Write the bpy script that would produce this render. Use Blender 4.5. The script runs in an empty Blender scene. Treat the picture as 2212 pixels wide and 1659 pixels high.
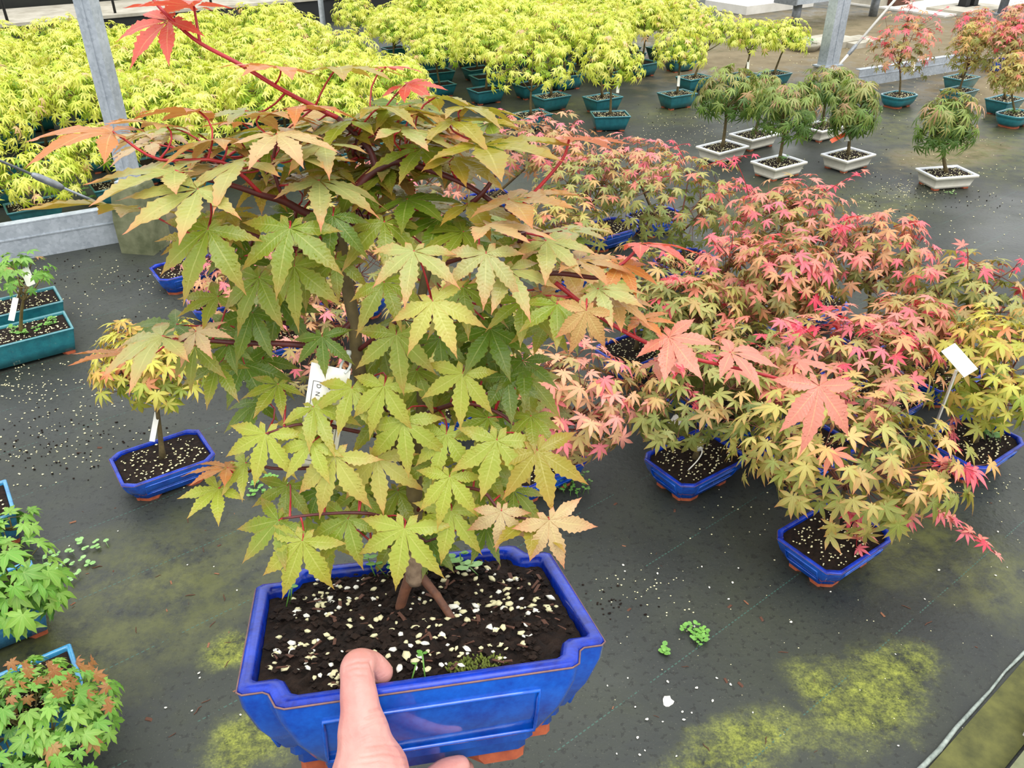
import bpy, math, random
from mathutils import Vector, Matrix

# ------------------------------------------------------------------ camera, sky, exposure
SC = bpy.context.scene
COL = SC.collection
FPX, PITCH, CAMH = 1800.0, math.radians(32), 1.6
cd = bpy.data.cameras.new('camera')
cam = bpy.data.objects.new('camera', cd)
COL.objects.link(cam)
cam.location = (0, 0, CAMH)
cam.rotation_euler = (math.radians(90) - PITCH, 0, 0)
cd.sensor_fit = 'HORIZONTAL'
cd.sensor_width = 36
cd.lens = FPX / 2212 * 36
cd.clip_start = 0.02
SC.camera = cam
SC.view_settings.view_transform = 'Standard'
SC.view_settings.look = 'None'
SC.view_settings.gamma = 1
SC.view_settings.use_curve_mapping = False
SC.view_settings.exposure = 0.85

W = bpy.data.worlds.new('overcast_sky')
SC.world = W
W.use_nodes = True
wn, wl = W.node_tree.nodes, W.node_tree.links
wn.clear()
o_ = wn.new('ShaderNodeOutputWorld'); b_ = wn.new('ShaderNodeBackground')
tc_ = wn.new('ShaderNodeTexCoord'); sx_ = wn.new('ShaderNodeSeparateXYZ')
m_ = wn.new('ShaderNodeMapRange')
m_.inputs[1].default_value = 0; m_.inputs[2].default_value = 1
m_.inputs[3].default_value = 0.8; m_.inputs[4].default_value = 1.35
wl.new(tc_.outputs['Generated'], sx_.inputs[0]); wl.new(sx_.outputs[2], m_.inputs[0])
wl.new(m_.outputs[0], b_.inputs['Strength'])
b_.inputs['Color'].default_value = (0.97, 0.99, 1.0, 1)
wl.new(b_.outputs[0], o_.inputs[0])
sd = bpy.data.lights.new('sun', 'SUN'); sun = bpy.data.objects.new('sun', sd); COL.objects.link(sun)
sd.energy = 1.3; sd.angle = math.radians(50); sd.color = (1, 0.98, 0.94)
sun.rotation_euler = (math.radians(22), math.radians(18), 0); sun.location = (0, 0, 6)

# ------------------------------------------------------------------ helpers
RND = random.Random(11)
def R(a, b): return RND.uniform(a, b)
def srgb(*c):
    return tuple(((v / 255) / 12.92 if v <= 10 else ((v / 255 + 0.055) / 1.055) ** 2.4) for v in c)
CP, SP = math.cos(PITCH), math.sin(PITCH)
CAM = Vector((0, 0, CAMH))
def ray(x, y):
    a, b = (x - 1106) / FPX, (y - 829.5) / FPX
    return Vector((a, CP - b * SP, -SP - b * CP))
def G(x, y, h=0.0):
    d = ray(x, y); return CAM + d * ((h - CAMH) / d.z)
def D(x, y, z): return CAM + ray(x, y) * z
def plane_hit(x, y, p, n):
    d = ray(x, y); return CAM + d * ((p - CAM).dot(n) / d.dot(n))
def proj(p):
    q = p - CAM; zz = q.y * CP - q.z * SP; yy = -q.y * SP - q.z * CP
    return 1106 + FPX * q.x / zz, 829.5 + FPX * yy / zz, zz
YAW = math.radians(35)
U = Vector((math.cos(YAW), math.sin(YAW), 0)); V = Vector((-math.sin(YAW), math.cos(YAW), 0))
def UV(u, v, z=0): return U * u + V * v + Vector((0, 0, z))

class MB:
    def __init__(s): s.v = []; s.f = []; s.m = []; s.c = []
    def add(s, vs, fs, m=0, cols=None):
        o = len(s.v); s.v += [tuple(p) for p in vs]; s.f += [tuple(i + o for i in f) for f in fs]; s.m += [m] * len(fs)
        s.c += cols if cols else [(0, 0, 0, 1)] * len(vs)
    def box(s, c, sx, sy, sz, rz=0, m=0, up=None):
        c = Vector(c); r = Matrix.Rotation(rz, 3, 'Z')
        vs = [c + r @ Vector((x * sx / 2, y * sy / 2, z * sz / 2)) for z in (-1, 1) for y in (-1, 1) for x in (-1, 1)]
        s.add(vs, [(0, 2, 3, 1), (4, 5, 7, 6), (0, 1, 5, 4), (2, 6, 7, 3), (0, 4, 6, 2), (1, 3, 7, 5)], m)
    def tube(s, pts, rad, n=6, m=0, cap=True, closed=False):
        pts = [Vector(p) for p in pts]
        if not hasattr(rad, '__len__'): rad = [rad] * len(pts)
        k = len(pts); vs = []; prev = None
        for i, p in enumerate(pts):
            if closed: t = pts[(i + 1) % k] - pts[i - 1]
            else: t = pts[min(i + 1, k - 1)] - pts[max(i - 1, 0)]
            if t.length < 1e-9: t = Vector((0, 0, 1))
            t.normalize()
            if prev is None:
                a = Vector((0, 0, 1)) if abs(t.z) < .9 else Vector((1, 0, 0)); x = t.cross(a).normalized()
            else:
                x = prev - t * prev.dot(t); x = x.normalized() if x.length > 1e-6 else t.orthogonal().normalized()
            prev = x; y = t.cross(x)
            vs += [p + (x * math.cos(2 * math.pi * j / n) + y * math.sin(2 * math.pi * j / n)) * rad[i] for j in range(n)]
        fs = []
        for i in range(k if closed else k - 1):
            a, b = i * n, ((i + 1) % k) * n
            fs += [(a + j, a + (j + 1) % n, b + (j + 1) % n, b + j) for j in range(n)]
        if cap and not closed: fs += [tuple(reversed(range(n))), tuple(range((k - 1) * n, k * n))]
        s.add(vs, fs, m)
    def loft(s, rings, m=0, cap0=False, cap1=False):
        n = len(rings[0]); vs = [p for r in rings for p in r]; fs = []
        for i in range(len(rings) - 1):
            fs += [(i * n + j, i * n + (j + 1) % n, (i + 1) * n + (j + 1) % n, (i + 1) * n + j) for j in range(n)]
        if cap0: fs.append(tuple(reversed(range(n))))
        if cap1: fs.append(tuple(range((len(rings) - 1) * n, len(rings) * n)))
        s.add(vs, fs, m)
    def mesh(s, name, mats, smooth=True):
        me = bpy.data.meshes.new(name); me.from_pydata(s.v, [], s.f)
        for q in mats: me.materials.append(q)
        if len(mats) > 1: me.polygons.foreach_set('material_index', s.m)
        if smooth: me.polygons.foreach_set('use_smooth', [True] * len(s.f))
        ca = me.color_attributes.new('Col', 'FLOAT_COLOR', 'POINT')
        ca.data.foreach_set('color', [x for c in s.c for x in c])
        me.update(); return me
    def build(s, name, mats, parent=None, smooth=True):
        if not isinstance(mats, (list, tuple)): mats = [mats]
        return obj(name, s.mesh(name, mats, smooth), parent)

def obj(name, data, parent=None):
    o = bpy.data.objects.new(name, data); COL.objects.link(o)
    if parent is not None: o.parent = parent
    return o
def tag(o, label, cat, group=None, kind=None):
    o['label'] = label
    if cat: o['category'] = cat
    if group: o['group'] = group
    if kind: o['kind'] = kind
    return o
def struct(o, label=None, cat=None):
    o['kind'] = 'structure'
    if label: o['label'] = label
    if cat: o['category'] = cat
    return o
def empty(name, loc, rz=0):
    o = obj(name, None); o.location = loc; o.rotation_euler = (0, 0, rz); o.empty_display_size = .05; return o
def frame(y, z):      # matrix from forward (Y) and normal (Z)
    z = z.normalized(); y = (y - z * y.dot(z))
    y = y.normalized() if y.length > 1e-5 else z.orthogonal().normalized()
    x = y.cross(z)
    return Matrix((x, y, z)).transposed()

# ------------------------------------------------------------------ materials
def nmat(name):
    m = bpy.data.materials.new(name); m.use_nodes = True
    n, l = m.node_tree.nodes, m.node_tree.links
    return m, n, l, n['Principled BSDF']
def setp(p, **k):
    names = dict(rough='Roughness', spec='Specular IOR Level', metal='Metallic', coat='Coat Weight', coatr='Coat Roughness', sss='Subsurface Weight')
    for a, b in k.items(): p.inputs[names[a]].default_value = b
def noise(n, l, scale, detail=4, rough=.6, coord='Object', vec=None, dist=0):
    t = n.new('ShaderNodeTexNoise'); t.inputs['Scale'].default_value = scale; t.inputs['Detail'].default_value = detail
    t.inputs['Roughness'].default_value = rough; t.inputs['Distortion'].default_value = dist
    if vec is None:
        c = n.new('ShaderNodeTexCoord'); vec = c.outputs[coord]
    l.new(vec, t.inputs['Vector']); return t.outputs['Fac']
def ramp(n, l, fac, stops, interp='LINEAR'):
    r = n.new('ShaderNodeValToRGB'); r.color_ramp.interpolation = interp
    e = r.color_ramp.elements
    while len(e) < len(stops): e.new(0.5)
    for i, (p, c) in enumerate(stops):
        e[i].position = p; e[i].color = (*c, 1) if len(c) == 3 else c
    l.new(fac, r.inputs[0]); return r.outputs[0]
def mix(n, l, fac, a, b, mode='MIX'):
    x = n.new('ShaderNodeMix'); x.data_type = 'RGBA'; x.blend_type = mode
    for s, v in ((x.inputs[0], fac), (x.inputs[6], a), (x.inputs[7], b)):
        if hasattr(v, 'links') or hasattr(v, 'is_linked'): l.new(v, s)
        elif isinstance(v, (int, float)): s.default_value = v
        else: s.default_value = (*v, 1) if len(v) == 3 else v
    return x.outputs[2]
def mth(n, l, op, a, b=None, c=None, clamp=False):
    x = n.new('ShaderNodeMath'); x.operation = op; x.use_clamp = clamp
    for i, v in enumerate((a, b, c)):
        if v is None: continue
        if hasattr(v, 'is_linked'): l.new(v, x.inputs[i])
        else: x.inputs[i].default_value = v
    return x.outputs[0]
def bump(n, l, p, h, strength=.3, dist=.01):
    b = n.new('ShaderNodeBump'); b.inputs['Strength'].default_value = strength; b.inputs['Distance'].default_value = dist
    l.new(h, b.inputs['Height']); l.new(b.outputs[0], p.inputs['Normal'])
def simple(name, c, c2=None, scale=20, rough=.6, bmp=0, bd=.003, spec=.5, **k):
    m, n, l, p = nmat(name); setp(p, rough=rough, spec=spec, **k)
    f = noise(n, l, scale, 5)
    l.new(ramp(n, l, f, [(.3, c), (.7, c2 or tuple(v * .75 for v in c))]), p.inputs['Base Color'])
    if bmp: bump(n, l, p, f, bmp, bd)
    return m

def leaf_material(name, attr=False, wet=True):
    m, n, l, p = nmat(name)
    at = n.new('ShaderNodeAttribute'); at.attribute_name = 'Col'
    sep = n.new('ShaderNodeSeparateColor'); l.new(at.outputs['Color'], sep.inputs[0])
    t, e = sep.outputs[0], sep.outputs[1]
    oi = n.new('ShaderNodeObjectInfo')
    if attr:
        a2 = n.new('ShaderNodeAttribute'); a2.attribute_name = 'Tint'
        base, amt = a2.outputs['Color'], a2.outputs['Alpha']
    else:
        base, amt = oi.outputs['Color'], oi.outputs['Alpha']
    nz = noise(n, l, 2.2, 3)
    base = mix(n, l, mth(n, l, 'MULTIPLY', nz, .28), base, mix(n, l, 1.0, base, (.75, .95, .55), 'MULTIPLY'))
    # red margin and tip, the older the leaf the stronger
    tip = mth(n, l, 'MULTIPLY', mth(n, l, 'POWER', t, 4.0), .95)
    edg = mth(n, l, 'MULTIPLY', mth(n, l, 'POWER', e, 7.0), .32)
    f = mth(n, l, 'MULTIPLY', mth(n, l, 'ADD', tip, mth(n, l, 'MULTIPLY', edg, mth(n, l, 'ADD', nz, .2))), amt, clamp=True)
    bl = n.new('ShaderNodeMapRange'); bl.inputs[1].default_value = .52; bl.inputs[2].default_value = .72; bl.inputs[4].default_value = .38; l.new(noise(n, l, 3.3, 5, .6), bl.inputs[0])
    f = mth(n, l, 'ADD', f, mth(n, l, 'MULTIPLY', mth(n, l, 'MULTIPLY', bl.outputs[0], amt), t), clamp=True)
    colr = mix(n, l, f, base, srgb(220, 118, 92))
    # pale midrib
    rib = mth(n, l, 'SUBTRACT', 1.0, mth(n, l, 'MULTIPLY', e, 11.0), clamp=True)
    rib = mth(n, l, 'MULTIPLY', rib, mth(n, l, 'SUBTRACT', .75, mth(n, l, 'MULTIPLY', t, .6)))
    colr = mix(n, l, rib, colr, mix(n, l, .55, colr, srgb(240, 232, 150)))
    l.new(colr, p.inputs['Base Color'])
    setp(p, rough=.30 if wet else .45, spec=.5)
    if wet:
        # side veins and raindrops as fine relief
        vein = mth(n, l, 'SINE', mth(n, l, 'MULTIPLY', mth(n, l, 'SUBTRACT', t, mth(n, l, 'MULTIPLY', e, .10)), 90.0))
        tc = n.new('ShaderNodeTexCoord')
        vo = n.new('ShaderNodeTexVoronoi'); vo.inputs['Scale'].default_value = 17; l.new(tc.outputs['Object'], vo.inputs['Vector'])
        drop = mth(n, l, 'SUBTRACT', .30, vo.outputs['Distance'], clamp=True)
        drop = mth(n, l, 'MULTIPLY', drop, mth(n, l, 'GREATER_THAN', noise(n, l, 6, 2), .5))
        h = mth(n, l, 'ADD', mth(n, l, 'MULTIPLY', vein, .02), mth(n, l, 'MULTIPLY', drop, .9))
        h = mth(n, l, 'ADD', h, mth(n, l, 'MULTIPLY', noise(n, l, 14, 3), .22))
        bump(n, l, p, h, .55, .004)
    tr = n.new('ShaderNodeBsdfTranslucent')
    l.new(mix(n, l, 1.0, colr, (1.0, .98, .80), 'MULTIPLY'), tr.inputs[0])
    ms = n.new('ShaderNodeMixShader'); ms.inputs[0].default_value = .38
    out = n['Material Output']
    l.new(p.outputs[0], ms.inputs[1]); l.new(tr.outputs[0], ms.inputs[2]); l.new(ms.outputs[0], out.inputs[0])
    return m

M = {}
M['leaf_wet'] = leaf_material('wet_maple_leaf')
M['leaf'] = leaf_material('maple_leaf', wet=False)
M['leaf_mass'] = leaf_material('maple_foliage', attr=True, wet=False)

def glaze(name, deep, light, rough=.12):
    m, n, l, p = nmat(name); setp(p, rough=rough, spec=.55, coat=.6, coatr=.05)
    g = n.new('ShaderNodeNewGeometry'); sp = n.new('ShaderNodeSeparateXYZ')
    f = noise(n, l, 35, 6, .65)
    f2 = noise(n, l, 260, 3)
    ff = mth(n, l, 'ADD', mth(n, l, 'MULTIPLY', f, .75), mth(n, l, 'MULTIPLY', f2, .25))
    l.new(ramp(n, l, ff, [(.32, deep), (.62, light)]), p.inputs['Base Color'])
    bump(n, l, p, noise(n, l, 120, 2), .06, .002)
    return m
M['blue'] = glaze('cobalt_glaze', srgb(6, 52, 150), srgb(14, 92, 196))
M['blue_rim'] = glaze('dark_cobalt_rim_glaze', srgb(4, 10, 92), srgb(8, 54, 176))
for nd_ in M['blue_rim'].node_tree.nodes:
    if nd_.type == 'BSDF_PRINCIPLED': setp(nd_, rough=.22, spec=.35, coat=.15)
M['teal'] = glaze('teal_glaze', srgb(24, 92, 106), srgb(38, 122, 130), .28)
M['lightblue'] = glaze('light_blue_glaze', srgb(30, 96, 140), srgb(60, 136, 176), .2)
M['cream'] = simple('cream_glaze', srgb(238, 234, 220), srgb(222, 216, 198), 30, .3)
M['cream_rim'] = simple('pale_rim_glaze', srgb(232, 236, 240), srgb(216, 220, 226), 40, .25)
M['terracotta'] = simple('terracotta', srgb(168, 84, 48), srgb(128, 58, 36), 60, .85, .4)
M['rimline'] = simple('bare_clay_line', srgb(130, 96, 90), srgb(92, 66, 70), 90, .6)
M['soil'] = simple('dark_potting_soil', srgb(44, 32, 25), srgb(16, 11, 9), 70, .95, 1.0, .01, spec=.2)
M['grit'] = simple('cream_pumice', srgb(232, 226, 190), srgb(206, 196, 140), 200, .9, .5, .001)
M['perlite'] = simple('white_perlite', srgb(240, 238, 230), srgb(214, 210, 190), 300, .9, .4, .001)
M['bark_bit'] = simple('brown_bark_chip', srgb(96, 58, 38), srgb(52, 30, 22), 80, .85)
M['bark'] = simple('grey_green_maple_bark', srgb(112, 96, 58), srgb(72, 62, 38), 55, .75, .5, .003)
M['bark_base'] = simple('pale_trunk_base', srgb(150, 128, 104), srgb(104, 84, 66), 120, .8, .6, .002)
M['root'] = simple('brown_root', srgb(110, 68, 44), srgb(70, 42, 30), 120, .7, .5, .002)
M['twig'] = simple('dark_red_twig', srgb(96, 30, 26), srgb(62, 20, 20), 60, .5)
M['shoot'] = simple('red_shoot', srgb(176, 34, 40), srgb(140, 24, 32), 60, .42)
M['twig_bg'] = simple('reddish_twig', srgb(120, 62, 46), srgb(88, 50, 36), 60, .6)
M['twig_green'] = simple('olive_twig', srgb(108, 96, 48), srgb(80, 66, 34), 60, .65)
M['tag'] = simple('white_plastic_tag', srgb(238, 236, 228), srgb(228, 226, 216), 5, .45)
M['ink'] = simple('black_print', srgb(30, 30, 34), srgb(26, 26, 30), 5, .6)
M['orange'] = simple('orange_plastic_tag', srgb(232, 96, 44), srgb(222, 84, 38), 8, .45)
M['weed'] = simple('weed_green', srgb(110, 160, 66), srgb(78, 126, 48), 60, .5)
M['weed_pale'] = simple('pale_weed_green', srgb(142, 178, 110), srgb(104, 150, 78), 60, .5)
M['moss'] = simple('moss', srgb(110, 118, 40), srgb(66, 78, 24), 90, .95, .8, .004)
M['dead'] = simple('dry_brown_leaf', srgb(136, 90, 62), srgb(96, 58, 38), 40, .8)
M['concrete'] = simple('concrete', srgb(176, 170, 156), srgb(140, 134, 118), 6, .9, .3, .004)
M['concrete_pale'] = simple('pale_concrete', srgb(214, 210, 202), srgb(190, 186, 176), 4, .9, .2, .004)
M['concrete_moss'] = simple('mossy_concrete', srgb(120, 122, 92), srgb(58, 66, 38), 9, .92, .4, .006)
M['black'] = simple('black_plastic', srgb(24, 26, 26), srgb(14, 15, 16), 12, .6)
M['darkwall'] = simple('dark_green_stained_board', srgb(30, 34, 26), srgb(14, 15, 13), 5, .85, .3, .01)

def galvanised():
    m, n, l, p = nmat('galvanised_steel'); setp(p, rough=.5, metal=.35, spec=.5)
    tc = n.new('ShaderNodeTexCoord')
    v = n.new('ShaderNodeTexVoronoi'); v.inputs['Scale'].default_value = 70; l.new(tc.outputs['Object'], v.inputs['Vector'])
    sp = n.new('ShaderNodeSeparateColor'); l.new(v.outputs['Color'], sp.inputs[0])
    f = mth(n, l, 'ADD', mth(n, l, 'MULTIPLY', sp.outputs[0], .25), mth(n, l, 'MULTIPLY', noise(n, l, 9, 6), .8))
    l.new(ramp(n, l, f, [(.2, srgb(138, 146, 154)), (.8, srgb(186, 193, 200))]), p.inputs['Base Color'])
    return m
M['steel'] = galvanised()
M['rod'] = simple('dull_steel_rod', srgb(140, 144, 148), srgb(110, 114, 118), 30, .5, metal=.4)

def skin():
    m, n, l, p = nmat('skin'); setp(p, rough=.45, spec=.4, sss=.25)
    p.inputs['Subsurface Radius'].default_value = (.012, .004, .003)
    p.inputs['Subsurface Scale'].default_value = .35
    f = noise(n, l, 40, 5, .6); f2 = noise(n, l, 420, 3)
    l.new(ramp(n, l, f, [(.3, srgb(184, 122, 114)), (.7, srgb(200, 146, 136))]), p.inputs['Base Color'])
    tc = n.new('ShaderNodeTexCoord')
    mp = n.new('ShaderNodeMapping'); mp.inputs['Scale'].default_value = (60, 110, 330); l.new(tc.outputs['Object'], mp.inputs[0])
    w = noise(n, l, 1.0, 4, .6, vec=mp.outputs[0], dist=.6)
    bump(n, l, p, mth(n, l, 'ADD', w, mth(n, l, 'MULTIPLY', f2, .35)), .35, .0012)
    return m
M['skin'] = skin()
M['nail'] = simple('fingernail', srgb(236, 196, 184), srgb(228, 184, 172), 30, .3)

def floor_material():
    m, n, l, p = nmat('wet_woven_ground_fabric')
    tc = n.new('ShaderNodeTexCoord'); co = tc.outputs['Object']
    n1 = noise(n, l, 1.1, 6, .62, vec=co); n2 = noise(n, l, 5, 6, .7, vec=co); n3 = noise(n, l, 60, 3, .6, vec=co)
    colr = ramp(n, l, n1, [(.3, srgb(32, 35, 33)), (.55, srgb(48, 51, 48)), (.75, srgb(66, 69, 66))])
    n4 = noise(n, l, 2.3, 7, .7, vec=co, dist=.4); n5 = noise(n, l, 190, 3, .7, vec=co)
    film = n.new('ShaderNodeMapRange'); film.inputs[1].default_value = .42; film.inputs[2].default_value = .66; l.new(n4, film.inputs[0])
    colr = mix(n, l, mth(n, l, 'MULTIPLY', film.outputs[0], .40), colr, srgb(58, 62, 44))
    colr = mix(n, l, mth(n, l, 'MULTIPLY', mth(n, l, 'GREATER_THAN', n3, .6), .55), colr, srgb(24, 24, 22))
    colr = mix(n, l, mth(n, l, 'MULTIPLY', mth(n, l, 'GREATER_THAN', n5, .66), .35), colr, srgb(120, 116, 100))
    def blob(x, y, rx, ry, rz=0.6, soft=.45):
        mp = n.new('ShaderNodeMapping'); mp.vector_type = 'TEXTURE'
        mp.inputs['Location'].default_value = (x, y, 0); mp.inputs['Rotation'].default_value = (0, 0, rz); mp.inputs['Scale'].default_value = (rx, ry, 1)
        l.new(co, mp.inputs[0])
        ln = n.new('ShaderNodeVectorMath'); ln.operation = 'LENGTH'; l.new(mp.outputs[0], ln.inputs[0])
        d = mth(n, l, 'ADD', ln.outputs['Value'], mth(n, l, 'MULTIPLY', mth(n, l, 'SUBTRACT', n2, .5), 2.6))
        mr = n.new('ShaderNodeMapRange'); mr.interpolation_type = 'SMOOTHSTEP'
        mr.inputs[1].default_value = 1 + soft; mr.inputs[2].default_value = 1 - soft; mr.inputs[3].default_value = 0; mr.inputs[4].default_value = 1
        l.new(d, mr.inputs[0]); return mr.outputs[0]
    def region(blobs, **k):
        r = None
        for b in blobs:
            q = blob(*b, **k); r = q if r is None else mth(n, l, 'MAXIMUM', r, q)
        return r
    def P(x, y): g = G(x, y); return g.x, g.y
    pr_ = n.new('ShaderNodeMapRange'); pr_.inputs[1].default_value = .38; pr_.inputs[2].default_value = .58; l.new(noise(n, l, 11, 8, .78, vec=co), pr_.inputs[0]); patch = pr_.outputs[0]
    # brown soil and dust where the fabric ends
    soil = region([(3.6, 9.6, 2.6, 1.7), (2.2, 8.5, 1.2, .8), (-2.2, 4.1, .5, .16), (4.2, 7.2, 1.0, .6), (*P(2060, 330), .5, .22)], soft=.5)
    colr = mix(n, l, mth(n, l, 'MULTIPLY', soil, .9), colr, ramp(n, l, n2, [(.3, srgb(96, 84, 60)), (.7, srgb(132, 118, 90))]))
    # olive algae film
    alg = region([(*P(2160, 320), .8, .5), (*P(2010, 270), .7, .5), (*P(1700, 440), .5, .3), (*P(1950, 1180), .2, .12), (*P(1480, 235), .5, .3), (*P(1230, 235), .4, .3), (*P(300, 1300), .35, .25), (*P(2150, 1250), .16, .12), (2.4, 9.9, 1.6, .6), (*P(1900, 440), .3, .2)], soft=.6)
    colr = mix(n, l, mth(n, l, 'MULTIPLY', mth(n, l, 'MULTIPLY', alg, patch), .85), colr, ramp(n, l, n2, [(.3, srgb(58, 62, 34)), (.7, srgb(96, 98, 56))]))
    moss = region([(*P(1880, 1520), .14, .1), (*P(1780, 1500), .06, .09), (*P(1560, 1640), .18, .07), (*P(530, 1610), .09, .07), (*P(500, 1400), .07, .05), (*P(1950, 1450), .1, .06)], soft=.5)
    colr = mix(n, l, mth(n, l, 'MULTIPLY', mth(n, l, 'MULTIPLY', moss, patch), .8), colr, ramp(n, l, mth(n, l, 'ADD', mth(n, l, 'MULTIPLY', n3, .5), mth(n, l, 'MULTIPLY', n5, .5)), [(.36, srgb(52, 60, 28)), (.62, srgb(148, 154, 66))]))
    # green marker threads woven into the fabric
    mp = n.new('ShaderNodeMapping'); mp.inputs['Rotation'].default_value = (0, 0, -math.radians(38)); l.new(co, mp.inputs[0])
    sx = n.new('ShaderNodeSeparateXYZ'); l.new(mp.outputs[0], sx.inputs[0])
    fr = mth(n, l, 'FRACT', mth(n, l, 'DIVIDE', mth(n, l, 'ADD', sx.outputs[1], .012), .27))
    th = mth(n, l, 'LESS_THAN', fr, .011)
    dash = mth(n, l, 'GREATER_THAN', mth(n, l, 'SINE', mth(n, l, 'MULTIPLY', sx.outputs[0], 520)), -.3)
    th = mth(n, l, 'MULTIPLY', mth(n, l, 'MULTIPLY', th, dash), mth(n, l, 'GREATER_THAN', n2, .46))
    colr = mix(n, l, mth(n, l, 'MULTIPLY', th, .75), colr, srgb(56, 88, 78))
    l.new(colr, p.inputs['Base Color'])
    rr = n.new('ShaderNodeMapRange'); rr.inputs[1].default_value = .35; rr.inputs[2].default_value = .65
    rr.inputs[3].default_value = .3; rr.inputs[4].default_value = .75; l.new(noise(n, l, .9, 4, vec=co), rr.inputs[0])
    l.new(mth(n, l, 'MAXIMUM', rr.outputs[0], mth(n, l, 'MULTIPLY', mth(n, l, 'MAXIMUM', soil, moss), .95)), p.inputs['Roughness'])
    setp(p, spec=.35)
    bump(n, l, p, mth(n, l, 'ADD', mth(n, l, 'MULTIPLY', n3, .6), n2), .35, .006)
    return m
M['floor'] = floor_material()

# ------------------------------------------------------------------ the place: ground, posts, rails, benches
fl = MB(); fl.add([(-22, -3, 0), (22, -3, 0), (22, 32, 0), (-22, 32, 0)], [(0, 1, 2, 3)])
struct(fl.build('floor', M['floor'], smooth=False), 'dark wet woven ground fabric with patches of olive algae', 'floor')

# edging and path at the lower right corner
e0, e1 = G(1940, 1715), G(2400, 1200)
ed = (e1 - e0).normalized(); en = Vector((ed.y, -ed.x, 0))
k = MB(); pts = [e0 + (e1 - e0) * (i / 14) + Vector((0, 0, .006)) + en * R(-.004, .004) for i in range(15)]
k.tube(pts, [.0035 + R(-.0008, .002) for _ in pts], 6)
struct(k.build('trim_1', simple('grey_fabric_edge', srgb(150, 158, 150), srgb(96, 106, 100), 60, .8)), 'frayed pale edge of the ground fabric at lower right', 'edging')
k = MB(); a = e0 + en * .01; b = e1 + en * .01
k.add([a, b, b + en * .10, a + en * .10] + [q + Vector((0, 0, .004)) for q in (a, b, b + en * .10, a + en * .10)], [(4, 5, 6, 7)[::-1], (0, 1, 5, 4), (2, 3, 7, 6)])
mossmat = simple('moss_covered_path', srgb(92, 92, 46), srgb(60, 62, 32), 22, .95, .6, .004)
struct(k.build('path', mossmat, smooth=False), 'narrow mossy strip beyond the fabric edge', 'path')
k = MB(); c0 = (a + b) / 2 + en * .14
k.box((c0.x, c0.y, .02), (b - a).length, .06, .04, math.atan2(ed.y, ed.x))
struct(k.build('trim_2', M['concrete_moss'], smooth=False), 'weathered kerb at the lower right corner', 'kerb')
k = MB(); c0 = G(2225, 1590); k.box((c0.x + .06, c0.y, .03), .12, .10, .06, .7)
tag(k.build('paving_stone', M['concrete_pale'], smooth=False), 'pale stone just showing at the lower right picture edge', 'stone')

def ibeam(mb, base, w, d, h, rz):
    r = Matrix.Rotation(rz, 3, 'Z'); t = .008
    for cx, cy, sx, sy in ((0, -d / 2, w, t), (0, d / 2, w, t), (0, 0, t, d)):
        q = r @ Vector((cx, cy, 0)); mb.box((base[0] + q.x, base[1] + q.y, base[2] + h / 2), sx, sy, h, rz)
def post(px_foot, foot, top, w, d, hgt, rz, label, footlabel):
    p = G(*px_foot)
    t = empty('greenhouse_post', (p.x, p.y, 0))
    k = MB(); s0, s1 = foot[0] / 2, foot[0] / 2 * .8
    r = Matrix.Rotation(rz, 3, 'Z')
    rings = [[r @ Vector((x * s, y * s, z)) for x, y in ((-1, -1), (1, -1), (1, 1), (-1, 1))] for s, z in ((s0, 0), (s0, foot[1] * .5), (s1, foot[1] * .96), (s1 * .94, foot[1]))]
    k.loft(rings, 0, True, True); k.build('concrete_footing', M['concrete_moss'] if px_foot[0] < 1000 else M['concrete'], t, False)['label'] = footlabel
    k = MB(); k.box((0, 0, foot[1] + .006), w * 1.5, d * 1.5, .012, rz); k.build('base_plate', M['steel'], t, False)
    k = MB()
    for cx, cy, sx, sy in ((0, -d / 2, w, .008), (0, d / 2, w, .008), (w / 2 - .004, 0, .008, d - .008), (-w / 2 + .004, 0, .008, d - .008)):
        q = r @ Vector((cx, cy, 0)); k.box((q.x, q.y, foot[1] + .012 + hgt / 2), sx, sy, hgt, rz)
    k.build('post', M['steel'], t, False)
    k = MB(); q = r @ Vector((0, -d / 2 - .006, 0)); k.box((q.x, q.y, foot[1] + .012 + hgt / 2), .012, .006, hgt, rz); k.build('seam', M['steel'], t, False)
    tag(t, label, 'post'); return p
pl = post((318, 535), (.17, .33), 0, .075, .06, 3.0, math.radians(-10), 'galvanised post at left behind the held tree, beside the yellow maples', 'mossy concrete footing')
pr = post((1779, 188), (.19, .17), 0, .15, .085, 3.0, math.radians(30), 'galvanised post at upper right behind the white pots', 'pale concrete footing')

def rail(a, b, h, label):
    a, b = Vector(a), Vector(b); d = (b - a); L = d.length; rz = math.atan2(d.y, d.x); nrm = Vector((-d.y, d.x, 0)).normalized()
    t = empty('base_rail', a); o = Vector((0, 0, 0))
    mid = d / 2
    k = MB(); k.box((mid.x, mid.y, h / 2), L, .006, h, rz); k.build('web', M['steel'], t, False)
    k = MB(); q = mid + nrm * .022; k.box((q.x, q.y, h + .004), L, .05, .006, rz); k.build('top_flange', M['steel'], t, False)
    k = MB(); q = mid - nrm * .005; k.box((q.x, q.y, h * .62), L, .004, .006, rz); k.build('crease', M['steel'], t, False)
    k = MB(); q = mid + nrm * .024; k.box((q.x, q.y, .003), L, .045, .006, rz); k.build('bottom_flange', M['steel'], t, False)
    return tag(t, label, 'rail')
rail(G(-420, 645), G(300, 516), .17, 'galvanised base rail at left running to the mossy footing')
rail(G(1850, 189), G(2110, 146), .135, 'galvanised base rail at upper right behind the tall red maple')

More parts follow.
